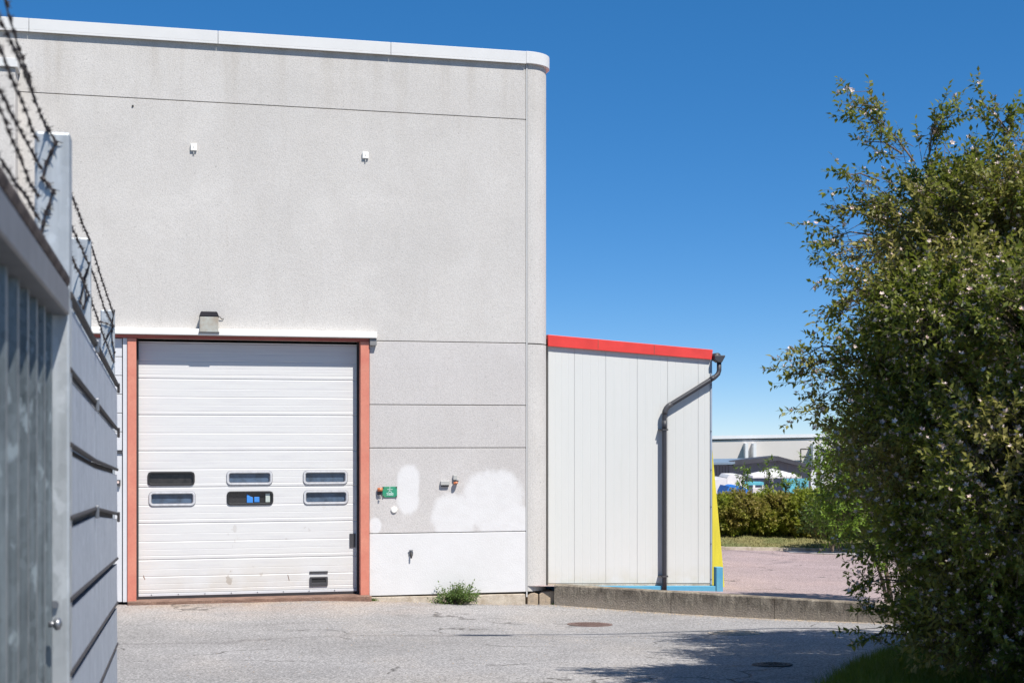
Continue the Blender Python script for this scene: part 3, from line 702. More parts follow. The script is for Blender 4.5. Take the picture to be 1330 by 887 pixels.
# downpipe
pl = -.05
py_ = SY-.085
pts = [Q(934, 470, py_+.02), Q(934, 481, py_+.02), Q(932.6, 485.6, py_+.01), Q(929, 489.2, py_), Q(900, 507.5, py_), Q(870.5, 525.6, py_), Q(866, 529.5, py_), Q(863.4, 534.5, py_), Q(863, 542, py_), Q(863, 740, py_), Q(863, 766, py_)]
dp = MB().tube(pts, .036, 14).build('downpipe', 'pipe', shd, smooth=True)
for (a, b_) in ((0, 2), (4.92, 0),):
    pass
MB().tube([Q(863, 546, py_), Q(863, 558, py_)], .040, 14).build('pipe_collar', 'pipe', dp, smooth=True)
MB().tube([Q(928, 489.8, py_), Q(922.5, 493.2, py_)], .040, 14).build('pipe_collar', 'pipe', dp, smooth=True)
MB().tube([Q(872, 524.7, py_), Q(868.5, 526.9, py_), Q(865.6, 530, py_), Q(863.4, 534.6, py_), Q(863.1, 538, py_)], .040, 14).build('pipe_elbow', 'dkgrey', dp, smooth=True)
MB().tube([Q(863, 752, py_), Q(863, 768, py_)], .034, 14).build('pipe_foot', 'pipe', dp, smooth=True)
for v in (558, 748):
    p = Q(863, v, py_); MB().box(p.x-.045, p.x+.045, py_-.0425, SY, p.z-.012, p.z+.012).box(p.x-.075, p.x-.04, py_-.01, SY-.0, p.z-.008, p.z+.008).build('pipe_bracket', 'dkgrey', dp)
# funnel at the gutter end
q0 = Q(926.5, 461.6, py_+.02); q1 = Q(940.2, 461.6, py_+.02); q2 = Q(936, 471, py_+.02); q3 = Q(931.5, 471, py_+.02)
MB().prism([q0+Vector((0, -.06, 0)), q1+Vector((0, -.06, 0)), q1+Vector((0, -.06, -.02)), q2+Vector((0, -.06, 0)), q3+Vector((0, -.06, 0)), q0+Vector((.0, -.06, -.07))], (0, .13, 0)).build('gutter_outlet', 'pipe', dp, bevel=.008)
gq = Q(932, 463, SY); MB().tube([gq, gq+Vector((0, SL, .0))], .06, 10).build('gutter', 'pipe', shd, smooth=True)

# ------------------------------------------------------------------ fence, gate, barbed wire
FX = -.307; PXX = -.345
def fp(u, zc): # plane point helper by depth
    pass
def TYu(u, x): s = (u-U0)/F; return x/(ca*s+sa)
def yat(u, x): return PX(u, 500, x).y
fence = thing('sheet_metal_fence', (FX, -13.5, .3), 'grey galvanised board fence running towards the warehouse below barbed wire', 'fence')
yA, yM, yB = yat(91, FX), yat(124.5, FX), yat(152.7, FX)
L0 = [452, 216, -21, -256, -515, -751, -995, -1240]; L1 = [317, 49, -194, -460, -730, -996, -1245, -1500]
def zl(i, y):
    zn = CZ+L0[i]/1000; zf = CZ+L1[i]/1000; t = (y-yA)/(yB-yA)
    return zn+(zf-zn)*t
bend = [0, 0, -.012, .030, .0, 0, 0, 0]
for (ya_, yb_) in ((yA+.01, yM-.004), (yM+.004, yB)):
    b = MB(); n = 1
    for i in range(7):
        za, zb = zl(i, ya_), zl(i, yb_); zc, zd = zl(i+1, ya_), zl(i+1, yb_)
        if ya_ < yM-.1: zb += bend[i]; zd += bend[i+1]
        else: za += bend[i]; zc += bend[i+1]
        # sheet face of one board, slightly cranked, under a projecting rib
        b.add([(FX-.004, ya_, za-.032), (FX-.004, yb_, zb-.032), (FX-.001, yb_, zd+.004), (FX-.001, ya_, zc+.004), (FX-.03, ya_, za-.038), (FX-.03, yb_, zb-.038), (FX-.03, yb_, zd+.004), (FX-.03, ya_, zc+.004)],
              [(0, 1, 2, 3), (7, 6, 5, 4), (0, 4, 5, 1), (3, 2, 6, 7), (0, 3, 7, 4), (1, 5, 6, 2)])
    pn = b.build('board_panel', 'galv_fence', fence)
    for i in range(7):
        za, zb = zl(i, ya_), zl(i, yb_)
        if ya_ < yM-.1: zb += bend[i]
        else: za += bend[i]
        t_ = .0095 if i else .013
        MB().tube([(FX-.003, ya_, za), (FX-.003, yb_, zb)], t_, 8).build('rib', 'rib', pn)
        if i: MB().prism([(FX-.028, ya_, za), (FX-.028, yb_, zb), (FX-.028, yb_, zb-.045), (FX-.028, ya_, za-.045)], (-.002, 0, 0)).build('rib_shade_back', 'rib', pn)  # dark-coloured backing makes the black shade band under each rib
for i in (0, 1, 3):
    z_ = zl(i, yM)+bend[i]
    MB().box(FX-.002, FX+.014, yM-.012, yM+.012, z_-.04, z_+.015).build('clamp', 'steel', fence, bevel=.004)
    MB().box(FX-.002, FX+.014, yB-.02, yB+.006, zl(i, yB)-.05, zl(i, yB)+.01).build('clamp', 'rib', fence, bevel=.004)
MB().box(FX-.06, FX-.032, yB-.05, yB-.004, .1, zl(0, yB)-.02).build('end_stile', 'galv', fence)
# posts
def post(uR, vtop, x, wd, lab):
    y = yat(uR, x); zt_ = PX(uR, vtop, x).z
    zb_ = float(zyard(x, y))-.1
    b = MB()
    b.box(x-wd, x, y, y+.05, zb_, zt_)
    return b.build('post', 'galv', fence, bevel=.007), y
p2, y2 = post(118, 309, PXX, .092, ''); p3, y3 = post(149, 402.5, PXX, .088, '')
# gate post
gp = thing('gate_post', (-.36, yat(91, FX), .4), 'tall wide galvanised steel post at the gate with wire wound round its top', 'post')
yG = yat(91, FX); zG = PX(91, 172, FX).z
MB().box(FX-.107, FX, yG, yG+.10, float(zyard(-.36, yG))-.1, zG).build('shaft', 'galv', gp, bevel=.009)
MB().tube([(FX-.045, yG-.005, PX(75, 810, FX).z+.0), (FX-.045, yG-.018, PX(75, 810, FX).z)], .012, 10).build('bolt', 'steel', gp)
cp = P(75, 811, (yG-.03-CY)/(ca-sa*((75-U0)/F)))
# gate leaf
IX = -.358
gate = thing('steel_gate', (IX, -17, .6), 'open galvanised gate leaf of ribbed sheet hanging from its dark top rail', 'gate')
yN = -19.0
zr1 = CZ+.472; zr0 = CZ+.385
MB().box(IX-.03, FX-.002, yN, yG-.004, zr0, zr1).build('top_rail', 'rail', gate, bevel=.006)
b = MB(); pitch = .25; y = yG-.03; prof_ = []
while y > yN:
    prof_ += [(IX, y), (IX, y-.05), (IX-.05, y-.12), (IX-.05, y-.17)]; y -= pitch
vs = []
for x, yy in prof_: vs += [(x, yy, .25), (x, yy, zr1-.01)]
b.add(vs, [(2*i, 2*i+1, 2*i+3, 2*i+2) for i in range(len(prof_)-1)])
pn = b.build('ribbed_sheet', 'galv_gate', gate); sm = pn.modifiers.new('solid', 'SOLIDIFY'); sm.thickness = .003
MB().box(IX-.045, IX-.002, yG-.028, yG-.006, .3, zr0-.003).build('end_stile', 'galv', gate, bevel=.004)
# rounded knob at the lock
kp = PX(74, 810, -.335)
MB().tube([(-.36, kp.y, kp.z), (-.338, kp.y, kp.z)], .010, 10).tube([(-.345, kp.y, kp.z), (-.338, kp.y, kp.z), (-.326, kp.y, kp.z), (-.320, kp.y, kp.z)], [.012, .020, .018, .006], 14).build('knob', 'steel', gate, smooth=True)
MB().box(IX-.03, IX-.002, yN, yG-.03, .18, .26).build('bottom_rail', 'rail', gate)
# dense coil of spikes along the top rail
def barbed(pts, r=.0028, sp=.095, name='barbed_wire', lab='', grp=None, spike=.014, sag=.008):
    pts = [Vector(p) for p in pts]; fine = []
    for a, b in zip(pts[:-1], pts[1:]):
        L = (b-a).length; n = max(1, int(L/.04))
        for k in range(n): fine.append(a.lerp(b, k/n)+Vector((random.uniform(-1, 1), 0, random.uniform(-1, 1)))*.0018)
    fine.append(pts[-1])
    wires = MB(); ph = 0; s1, s2 = [], []
    for i, p in enumerate(fine):
        ph += 1.4; o = Vector((math.cos(ph), 0, math.sin(ph)))*r*.8; s1.append(p+o); s2.append(p-o)
    wires.tube(s1, r*.8, 5).tube(s2, r*.8, 5)
    root = wires.build(name, 'wire', loc=pts[0]); tag(root, lab, 'barbed wire', grp)
    acc = random.uniform(0, sp); barbs = MB(); dist = 0
    for a, b in zip(fine[:-1], fine[1:]):
        L = (b-a).length; dist += L
        if dist >= acc:
            acc += sp*random.uniform(.85, 1.15); d = (b-a).normalized()
            barbs.tube([a-d*.008, a+d*.008], r*2.1, 6)
            for k in range(4):
                e = (d.orthogonal().normalized()); ang = random.uniform(0, 6.28); e.rotate(Matrix.Rotation(ang, 3, d)); e = (e+d*random.uniform(-.5, .5)).normalized()
                barbs.tube([a+d*(k-1.5)*.004, a+d*(k-1.5)*.004+e*spike], [r*.7, r*.3], 4)
    if barbs.v: onto(barbs.build('barbs', 'wire', root), root)
    return root
def pz(lst, x): return [PX(u, v, x) for u, v in lst]
WG = 'barbed wire strands over the fence'
xw_ = -.375
barbed(pz([(-40, -130), (5, -4), (13.5, 24), (25, 64), (37, 98), (44, 127), (56, 156), (63, 172)], xw_), lab='highest barbed wire strand ending at the top of the gate post', grp=WG)
barbed(pz([(-40, -40), (0, 26), (12, 51), (24, 74), (39, 112), (46, 132)], xw_), lab='barbed wire strand that meets the highest one before the gate post', grp=WG)
barbed(pz([(-40, -30), (2, 68), (19, 112), (29, 132), (41, 166), (50, 184)], xw_), lab='barbed wire strand crossing the small white cap of the wall wing', grp=WG)
barbed(pz([(-40, 30), (0, 118), (14, 145), (25, 166), (37, 190), (54, 220)], xw_), lab='barbed wire strand reaching the gate post a little below its top', grp=WG)
barbed(pz([(-40, 60), (2, 146), (17, 183), (27, 206), (37, 233), (50, 256)], xw_), lab='barbed wire strand reaching the middle of the bare gate post', grp=WG)
barbed(pz([(-40, 140), (0, 206), (20, 237), (37, 260), (51, 286)], xw_), lab='low barbed wire strand just above the dense coil', grp=WG)
# dense tangle over the rail: a tight helix
hel = []
ys0, ys1 = PX(0, 245, -.36).y-.5, yG-.02
nt_ = 90
for k in range(nt_*10):
    t = k/(nt_*10); y = ys0+(ys1-ys0)*t; a = k*.628
    zc = zr1+.028
    hel.append((-.322+.016*math.cos(a), y, zc-.008+.022*math.sin(a)))
b = MB().tube(hel, .0030, 5)
coil = tag(b.build('wire_coil', 'wire', loc=hel[0]), 'tight rusty wire coil lying on the dark top rail of the gate', 'wire coil')
# wound wire on gate post front
yy = yG-.012
def front(lst, y): return [PY(u, v, y) for u, v in lst]
barbed(front([(63, 168), (70, 178), (72, 186), (66, 198), (61, 212), (57, 224), (55, 232), (62, 240), (70, 248), (66, 258), (64, 268), (59, 276), (56, 290), (54, 306), (58, 318), (62, 330)], yy), lab='rusty barbed wire wound down the front of the gate post', sp=.035, r=.0032, spike=.02)
# beyond the gate post
xw2 = -.352
barbed(pz([(88, 243), (93, 254), (106, 287), (119, 319), (133, 366), (148, 410)], xw2), lab='upper barbed wire strand between the gate post and the last fence post', grp=WG, sp=.11)
barbed(pz([(88, 283), (93, 294), (108, 327), (124, 363), (135, 399), (148, 425)], xw2), lab='middle barbed wire strand between the gate post and the last fence post', grp=WG, sp=.11)
barbed(pz([(88, 322), (93, 334), (105, 359), (119, 391), (134, 435), (148, 472)], xw2), lab='lowest barbed wire strand between the gate post and the last fence post', grp=WG, sp=.11)
barbed(front([(117, 340), (113, 352), (109, 366), (107, 378), (104, 392)], y2-.01)+front([(108, 400), (112, 388), (111, 374), (108, 362), (113, 350)], y2-.012), lab='short barbed wire end wound on the second fence post', sp=.06)
barbed(front([(148, 404), (146, 416), (145, 430), (146, 445), (149, 458), (148, 470)], y3-.01), lab='short barbed wire end wound on the last fence post nearest the door', sp=.06)
barbed(front([(131, 418), (139, 420), (147, 424), (140, 436), (134, 448)], y3-.012), lab='wire tie crossing the face of the last fence post', sp=.06)

# ------------------------------------------------------------------ manhole covers
def manhole(u, v, r, lab, m, square=False):
    p = solve_ground(u, v, zyard); z = float(zyard(p.x, p.y))
    t = thing('manhole_cover', (p.x, p.y, z), lab, 'manhole cover')
    n = 32; rg = MB(); vs = []
    def zz(x, y): return float(zyard(x, y))
    for k in range(n):
        a = 2*math.pi*k/n
        for rr, dz in ((r+.05, -.02), (r+.05, .008), (r, .010), (r, -.02)):
            x, y = p.x+rr*math.cos(a), p.y+rr*math.sin(a); vs.append((x, y, zz(x, y)+dz))
    rg.add(vs, [(k*4+j, k*4+j+1, ((k+1) % n)*4+j+1, ((k+1) % n)*4+j) for k in range(n) for j in range(3)]).build('ring', m, t)
    dk = MB(); vs = [(p.x, p.y, z+.013)]
    for k in range(n):
        a = 2*math.pi*k/n; x, y = p.x+(r-.008)*math.cos(a), p.y+(r-.008)*math.sin(a); vs.append((x, y, zz(x, y)+.012))
    dk.add(vs, [(0, k+1, (k+1) % n+1) for k in range(n)]).build('lid', m, t)
    gr = MB()
    for i in range(-5, 6):
        for j in range(-5, 6):
            x, y = p.x+i*.05, p.y+j*.05
            if math.hypot(i*.05, j*.05) < r-.04: gr.box(x-.014, x+.014, y-.014, y+.014, zz(x, y)+.011, zz(x, y)+.019)
    gr.build('tread_studs', m, t)
manhole(766, 811, .24, 'round rusty manhole cover in the sunlit yard before the kerb end', 'iron')
manhole(1003, 863, .13, 'dark manhole cover lying in the shadow of the big bush', 'iron_dark')
manhole(955, 822, .27, 'pale reddish worn manhole cover near the tip of the bush shadow', 'footing')

# ------------------------------------------------------------------ foliage
def unit(v): return v/np.maximum(1e-9, np.linalg.norm(v, axis=1, keepdims=True))
def leaves(org, axis, L, wd, rg):
    """folded leaf blades: two triangles each along a raised midrib"""
    n = len(org); up = unit(rg.normal(size=(n, 3))*.55+np.array([0, 0, 1.0]))
    side = unit(np.cross(axis, up)); nrm = np.cross(side, axis)
    L = L[:, None]; wd = wd[:, None]
    tip = org+axis*L-nrm*L*.12
    a = org+axis*L*.45+side*wd*.5+nrm*wd*.14; b = org+axis*L*.45-side*wd*.5+nrm*wd*.14; c = org+axis*L*.5-nrm*wd*.02
    v = np.stack([org, a, tip, c, b], 1).reshape(-1, 3)
    i = np.arange(n)*5
    f = np.concatenate([np.stack([i, i+1, i+2, i+3], 1), np.stack([i, i+3, i+2, i+4], 1)])
    return v, f
def foliage(root, blobs, ntw, tl=(.22, .42), nodes=8, L=(.038, .060), wr=.5, lm='leaf', bm='bark', flowers=0, tips=(), seed=1, up=.45, shell=.45, base=None, stems=9, tw=.0028, hollow_down=True):
    rg = np.random.default_rng(seed)
    cs = np.array([b[0] for b in blobs], float); rs = np.array([b[1] for b in blobs], float)
    wgt = np.array([r[0]*r[1]*r[2] for r in rs])**.67; wgt /= wgt.sum()
    which = rg.choice(len(blobs), ntw, p=wgt)
    d = unit(rg.normal(size=(ntw, 3))); rad = (shell+(1-shell)*rg.random(ntw)**.8)[:, None]
    o = cs[which]+d*rs[which]*rad
    zmin = base[2]+.05 if base is not None else -9
    ok = o[:, 2] > zmin; o = o[ok]; d = d[ok]
    dirs = unit(d*np.array([1, 1, .5])+np.array([0, 0, up])+rg.normal(size=d.shape)*.38)
    ln = rg.uniform(tl[0], tl[1], len(o))
    for (a, b, k) in tips:          # individual long sprays from a to b
        a, b = np.array(a, float), np.array(b, float)
        for j in range(k):
            t = rg.random()**.7; p = a+(b-a)*t+rg.normal(size=3)*.045
            dd = unit(((b-a)/np.linalg.norm(b-a)+rg.normal(size=3)*.45+np.array([0, 0, .15]))[None])[0]
            o = np.vstack([o, p]); dirs = np.vstack([dirs, dd]); ln = np.append(ln, rg.uniform(.12, .24))
    n = len(o); org = []; ax = []
    side0 = unit(np.cross(dirs, rg.normal(size=(n, 3)))); side1 = np.cross(dirs, side0)
    for k in range(nodes):
        t = (k+.6)/nodes; p = o+dirs*(ln*t)[:, None]-np.array([0, 0, .10])*(ln*t*t)[:, None]
        ph = k*math.pi/2; s = side0*math.cos(ph)+side1*math.sin(ph)
        for sg_ in (-1, 1):
            org.append(p); ax.append(unit(dirs*.55+s*sg_*.85+rg.normal(size=(n, 3))*.28+np.array([0, 0, -.05])))
    org.append(o+dirs*ln[:, None]); ax.append(unit(dirs+rg.normal(size=(n, 3))*.2))
    org = np.vstack(org); ax = np.vstack(ax); m = len(org)
    keep = rg.random(m) < .9; org = org[keep]; ax = ax[keep]; m = len(org)
    ll = rg.uniform(L[0], L[1], m); v, f = leaves(org, ax, ll, ll*wr*rg.uniform(.8, 1.15, m), rg)
    link('leaves', np_mesh('leaves', v, f), lm, root)
    # twigs as thin three-sided prisms
    e = o+dirs*ln[:, None]; tv = []; 
    for k in range(3):
        a = 2*math.pi*k/3; off = side0*math.cos(a)+side1*math.sin(a)
        tv.append(o-dirs*.12+off*tw); tv.append(e+off*tw*.35)
    tv = np.stack(tv, 1).reshape(-1, 3); i = np.arange(n)*6
    tf = np.concatenate([np.stack([i+2*k, i+2*((k+1) % 3), i+2*((k+1) % 3)+1, i+2*k+1], 1) for k in range(3)])
    # branches: stems from the base to the blobs, limbs from the blobs to twigs
    br = MB()
    if base is not None:
        B = Vector(base)
        for j in range(stems):
            c_ = Vector(cs[j % len(cs)]); tgt = c_+Vector(rg.normal(size=3)*rs[j % len(cs)]*.35)
            st_ = B+Vector((rg.uniform(-.25, .25), rg.uniform(-.25, .25), 0)); mid = st_.lerp(tgt, .5)+Vector((rg.uniform(-.15, .15), rg.uniform(-.15, .15), .25))
            mid.x = st_.x+(mid.x-st_.x)*.8; mid.y = st_.y+(mid.y-st_.y)*.8
            h = (tgt.z-st_.z)
            r0 = .012+.012*max(h, .3)
            path = [st_*(1-t)**2+mid*2*t*(1-t)+tgt*t*t for t in np.linspace(0, 1, 9)]
            br.tube(path, [r0*(1-.8*t) for t in np.linspace(0, 1, 9)], 7)
            for q_ in range(7):
                k_ = int(rg.integers(0, n)); 
                cand = [int(rg.integers(0, n)) for _ in range(40)]; pnt = path[int(rg.integers(3, 9))]
                k_ = min(cand, key=lambda c: (Vector(o[c])-pnt).length if (Vector(o[c])-pnt).length > .35 else 9)
                tg = Vector(o[k_]); md = pnt.lerp(tg, .5)+Vector((0, 0, .06)); br.tube([pnt, md, tg], [r0*.35, r0*.22, .003], 5, cap=False)
    for (a, b, k) in tips:
        a, b = Vector(a), Vector(b); mid = a.lerp(b, .5)+Vector((0, 0, .04)); br.tube([a, mid, b], [.008, .005, .0025], 5, cap=False)
    nv = len(tv)
    bvv = np.array(br.v).reshape(-1, 3) if br.v else np.zeros((0, 3)); quads = [q_ for q_ in br.f if len(q_) == 4]
    allv = np.vstack([tv, bvv]); allf = np.vstack([tf, np.array(quads).reshape(-1, 4)+nv]) if quads else tf
    link('branches', np_mesh('branches', allv, allf), bm, root)
    if flowers:
        pw_ = np.hypot(org[:, 0]-base[0], org[:, 1]-base[1])**.7+.3; idx = rg.choice(m, flowers, replace=False, p=pw_/pw_.sum()); c = org[idx]+ax[idx]*.012+np.array([0, 0, .008])+rg.normal(size=(flowers, 3))*.004
        nf = 5; pv = []; n_ = unit(rg.normal(size=(flowers, 3))*.6+np.array([0, -.15, .8])); s0 = unit(np.cross(n_, rg.normal(size=(flowers, 3)))); s1_ = np.cross(n_, s0)
        sz = rg.uniform(.012, .021, flowers)[:, None]
        for k in range(nf):
            a = 2*math.pi*k/nf; r_ = s0*math.cos(a)+s1_*math.sin(a); tq = -s0*math.sin(a)+s1_*math.cos(a)
            pv += [c, c+r_*sz*.6+tq*sz*.35+n_*sz*.5, c+r_*sz*1.1+n_*sz*.75, c+r_*sz*.6-tq*sz*.35+n_*sz*.5]
        pv = np.stack(pv, 1).reshape(-1, 3); i = np.arange(flowers*nf)*4
        stuff(link('blossom', np_mesh('blossom', pv, np.stack([i, i+1, i+2, i+3], 1)), 'blossom', root))
    return m
def blob(u, v, ru, rv, T, ry=None):
    p = P(u, v, T); r = ru/F*T; return ((p.x, p.y, p.z), (r, (ry or r*1.0), rv/F*T))
def bl_(u, v, ru, rv, T, ry=None): return blob(u+14, v+6, ru, rv, T*.905, ry)
def tp_(u0, v0, u1, v1, T, k): return tip(u0+12, v0+10, u1+6, v1+8, T*.905, k)
bb = W(3.7, 10.6); bz = float(zyard(bb.x, bb.y))
bush = thing('flowering_bush', (bb.x, bb.y, bz), 'tall dense green bush dotted with pale blossom beside the yard', 'bush')
blobs = [bl_(1202, 290, 76, 80, 11.4), bl_(1270, 270, 90, 75, 11.2), bl_(1360, 290, 90, 100, 11.0), bl_(1172, 395, 58, 62, 11.2), bl_(1118, 458, 38, 30, 11.3),
         bl_(1240, 400, 100, 90, 10.9, .8), bl_(1330, 420, 100, 100, 10.8, .8), bl_(1430, 420, 100, 120, 11.2), bl_(1168, 520, 74, 62, 11.2), bl_(1140, 600, 58, 60, 11.3), bl_(1250, 540, 110, 90, 10.8, .8),
         bl_(1350, 560, 110, 100, 10.7, .8), bl_(1184, 680, 54, 70, 11.1), bl_(1206, 775, 48, 52, 11.0), bl_(1270, 680, 105, 90, 10.6, .8), bl_(1370, 700, 110, 100, 10.5, .8),
         bl_(1270, 800, 90, 62, 10.5, .7), bl_(1370, 820, 90, 70, 10.5, .7), bl_(1460, 560, 100, 120, 11.2), bl_(1470, 720, 100, 120, 11.2),
         bl_(1300, 350, 110, 110, 12.2), bl_(1280, 520, 120, 120, 12.3), bl_(1300, 700, 110, 120, 12.1), bl_(1400, 400, 110, 150, 12.2)]
def tip(u0, v0, u1, v1, T, k): return (tuple(P(u0, v0, T)), tuple(P(u1, v1, T)), k)
tips = [tp_(1175, 200, 1130, 148, 11.2, 14), tp_(1130, 150, 1090, 128, 11.2, 9), tp_(1160, 190, 1118, 176, 11.3, 7), tp_(1195, 190, 1208, 150, 11.2, 12), tp_(1200, 165, 1232, 142, 11.2, 6), tp_(1290, 200, 1300, 165, 11.1, 7),
        tp_(1300, 165, 1262, 122, 11.1, 12), tp_(1296, 150, 1312, 140, 11.1, 5), tp_(1150, 260, 1070, 268, 11.3, 20), tp_(1130, 225, 1086, 222, 11.2, 8), tp_(1130, 310, 1068, 330, 11.3, 16), tp_(1120, 295, 1070, 304, 11.3, 8),
        tp_(1130, 330, 1100, 350, 11.2, 10), tp_(1110, 380, 1085, 400, 11.2, 12), tp_(1090, 455, 1016, 482, 11.3, 20), tp_(1080, 440, 1036, 456, 11.3, 9), tp_(1100, 490, 1042, 520, 11.3, 13), tp_(1125, 375, 1092, 372, 11.2, 6),
        tp_(1165, 745, 1105, 755, 11, 7), tp_(1170, 800, 1120, 782, 11, 10), tp_(1170, 815, 1112, 824, 11, 7), tp_(1120, 560, 1080, 548, 11.3, 8), tp_(1155, 700, 1112, 706, 11.1, 10), tp_(1320, 210, 1340, 185, 11, 8)]
blobs += [bl_(1300, 620, 90, 140, 9.7, .6), bl_(1340, 420, 80, 100, 9.8, .6), bl_(1205, 800, 34, 36, 11.2), bl_(1215, 420, 50, 70, 10.4, .45), bl_(1225, 830, 50, 30, 10.9), bl_(1210, 620, 80, 90, 11.6)]
blobs = [(c, tuple(x*.88 for x in r_)) for c, r_ in blobs]
n = foliage(bush, blobs, 13500, shell=.62, tl=(.15, .30), flowers=15000, tips=tips, seed=5, base=(bb.x, bb.y, bz), stems=16)
print('bush leaves', n)
# neighbouring bushes of the same planting outside the frame, shading this one
b2 = W(5.3, 7.2); z2 = float(zyard(b2.x, b2.y))
def wb(R, T, z, r, rz): p = W(R, T, z); return ((p.x, p.y, p.z), (r, r, rz))
bush2 = thing('flowering_bush', (b2.x, b2.y, z2), 'neighbouring bush of the same planting nearer the street', 'bush')
foliage(bush2, [wb(4.9, 7.2, 2.0, 1.0, 1.1), wb(5.0, 7.1, 3.6, 1.0, 1.1), wb(4.6, 8.0, 2.7, .8, 1.0), wb(5.3, 6.4, 3.0, 1.0, 1.2), wb(4.7, 7.5, 4.6, .8, .9), wb(4.4, 6.8, 3.6, .75, .9)], 1400, L=(.06, .09), seed=9, base=(b2.x, b2.y, z2), stems=6)
b3 = W(5.2, 13.9); z3 = float(zyard(b3.x, b3.y))
bush3 = thing('flowering_bush', (b3.x, b3.y, z3), 'farther bush of the same planting hidden behind the blossoming one', 'bush')
foliage(bush3, [wb(3.45, 11.9, 2.6, .5, .6), wb(3.95, 12.0, 1.5, .5, .7), wb(3.65, 11.9, 3.5, .55, .6), wb(4.3, 12.3, 3.0, .8, 1.1), wb(4.25, 13.20, 1.5, .7, 1.0), wb(4.50, 13.00, 0.7, .7, .6), wb(4.10, 13.40, 3.0, .8, 1.0), wb(4.40, 13.50, 4.1, .75, .7), wb(5.20, 13.40, 2.0, 1.1, 1.3), wb(5.20, 13.50, 3.7, 1.0, 1.0), wb(4.60, 14.20, 2.6, .9, 1.2)], 5200, L=(.045, .07), seed=19, base=(b3.x, b3.y, z3), stems=8)
# bright young shrub behind the big bush on the lot side
def small_bush(name, R, T, zf, bl, n, lm, lab, cat, seed, L=(.05, .08), grp=None, tips=(), tl=(.2, .4), up=.5, stems=5, nodes=7):
    p = W(R, T); z = zf(p.x, p.y)
    t = thing(name, (p.x, p.y, z), lab, cat, grp)
    foliage(t, bl, n, L=L, lm=lm, seed=seed, base=(p.x, p.y, z), stems=stems, tips=tips, tl=tl, up=up, nodes=nodes)
small_bush('shrub', (1175-U0)/F*19.5, 19.5, zlot, [blob(1145, 705, 26, 45, 19.5), blob(1100, 585, 26, 32, 19.5), blob(1092, 622, 30, 30, 19.5), blob(1125, 600, 40, 60, 19.8), blob(1110, 660, 45, 40, 19.6), blob(1150, 640, 50, 60, 20)], 900, 'leaf_bright', 'bright green shrub on the pink lot peeping out behind the flowering bush', 'shrub', 21, tips=[tip(1095, 565, 1072, 548, 19.5, 6)])
# hedge across the lot
T_E = 36.5
def zv(x, y):
    T = RT(x, y)[1]; return zlot(x, y)+.06+.12*max(0, min(3.2, T-T_E))
rows = []
for T in np.linspace(T_E, 43.5, 12):
    rows.append([(lambda p: (p.x, p.y, zv(p.x, p.y)-(.2*sst(T_E+3.2, 43, T))))(W(R, T)) for R in np.linspace(2.0, 45, 70)])
sheet('grass_verge', rows, 'verge')
kb_ = MB()
for i in range(60):
    R0 = 2.0+i*.7; a, b_ = W(R0+.005, T_E-.1), W(R0+.695, T_E-.1); c_, d_ = W(R0+.695, T_E+.02), W(R0+.005, T_E+.02)
    z = zlot(a.x, a.y); kb_.prism([(p.x, p.y, z-.2) for p in (a, b_, c_, d_)], (0, 0, .27))
tag(kb_.build('lot_kerb', 'footing', loc=W(10, T_E)), 'low pale kerb edging the grass at the far side of the pink lot', 'kerb')
rows = []
for T in np.linspace(T_E-3.4, T_E-.11, 8):
    rows.append([(lambda p: (p.x, p.y, zlot(p.x, p.y)+.012))(W(R, T)) for R in np.linspace(7.0+max(0, (T_E-1.2-T))*3.2, 45, 60)])
sheet('pale_path', rows, 'path')
hT = T_E+2.3
hb = []
for i in range(26):
    u = 925+i*9.5; vt = 640+4*math.sin(i*1.3)+3*math.sin(i*2.9+1)
    if i > 10: vt -= 2
    for vv, rv in ((vt+21, 15), (vt+35, 17), (vt+47, 15)):
        hb.append(blob(u+random.uniform(-3, 3), vv, 13+random.uniform(-2, 3), rv, hT+random.uniform(-.3, .5), .65))
hp = W(7.5, hT)
hedge = thing('hedge', (hp.x, hp.y, zv(hp.x, hp.y)), 'yellow-green hedge with reddish young shoots across the pink lot', 'hedge')
foliage(hedge, hb, 13000, tl=(.10, .20), nodes=6, L=(.06, .10), wr=.65, lm='leaf_hedge', seed=31, base=(hp.x, hp.y, zv(hp.x, hp.y)-.05), stems=0, tw=.002, shell=.85, up=.7)
small_bush('shrub', (1088-U0)/F*35.6, 35.6, zv, [blob(1085, 668, 30, 28, 35.8), blob(1115, 655, 35, 36, 35.8), blob(1150, 660, 30, 36, 36), blob(1062, 682, 18, 15, 35.6)], 900, 'leaf_dark', 'dark green shrub at the right end of the hedge', 'shrub', 41, L=(.06, .1))  # darker leaf colour than the hedge
for k, (u, v0, v1, lab) in enumerate(((963, 603, 650, 'short light green sapling rising from the hedge before the white block'), (997, 596, 650, 'tallest thin sapling rising from the hedge before the white parasol'), (1020, 602, 650, 'thin sapling rising from the hedge before the turquoise board'), (1040, 612, 650, 'small twiggy sapling at the right end of the turquoise board'))):
    Ts = hT+.8; pb = P(u, 700, Ts)
    small_bush('sapling', (u-U0)/F*Ts, Ts, zv, [blob(u, v0+28, 4, 8, Ts)], 4, 'leaf_bright', lab, 'sapling', 50+k, L=(.07, .11), grp='saplings in the hedge',
               tips=[tip(u, 650, u-6+random.uniform(-2, 2), v0+6, Ts, 4), tip(u, 645, u+3, v0, Ts, 5), tip(u, 640, u+9, v0+12, Ts, 4)], stems=2)
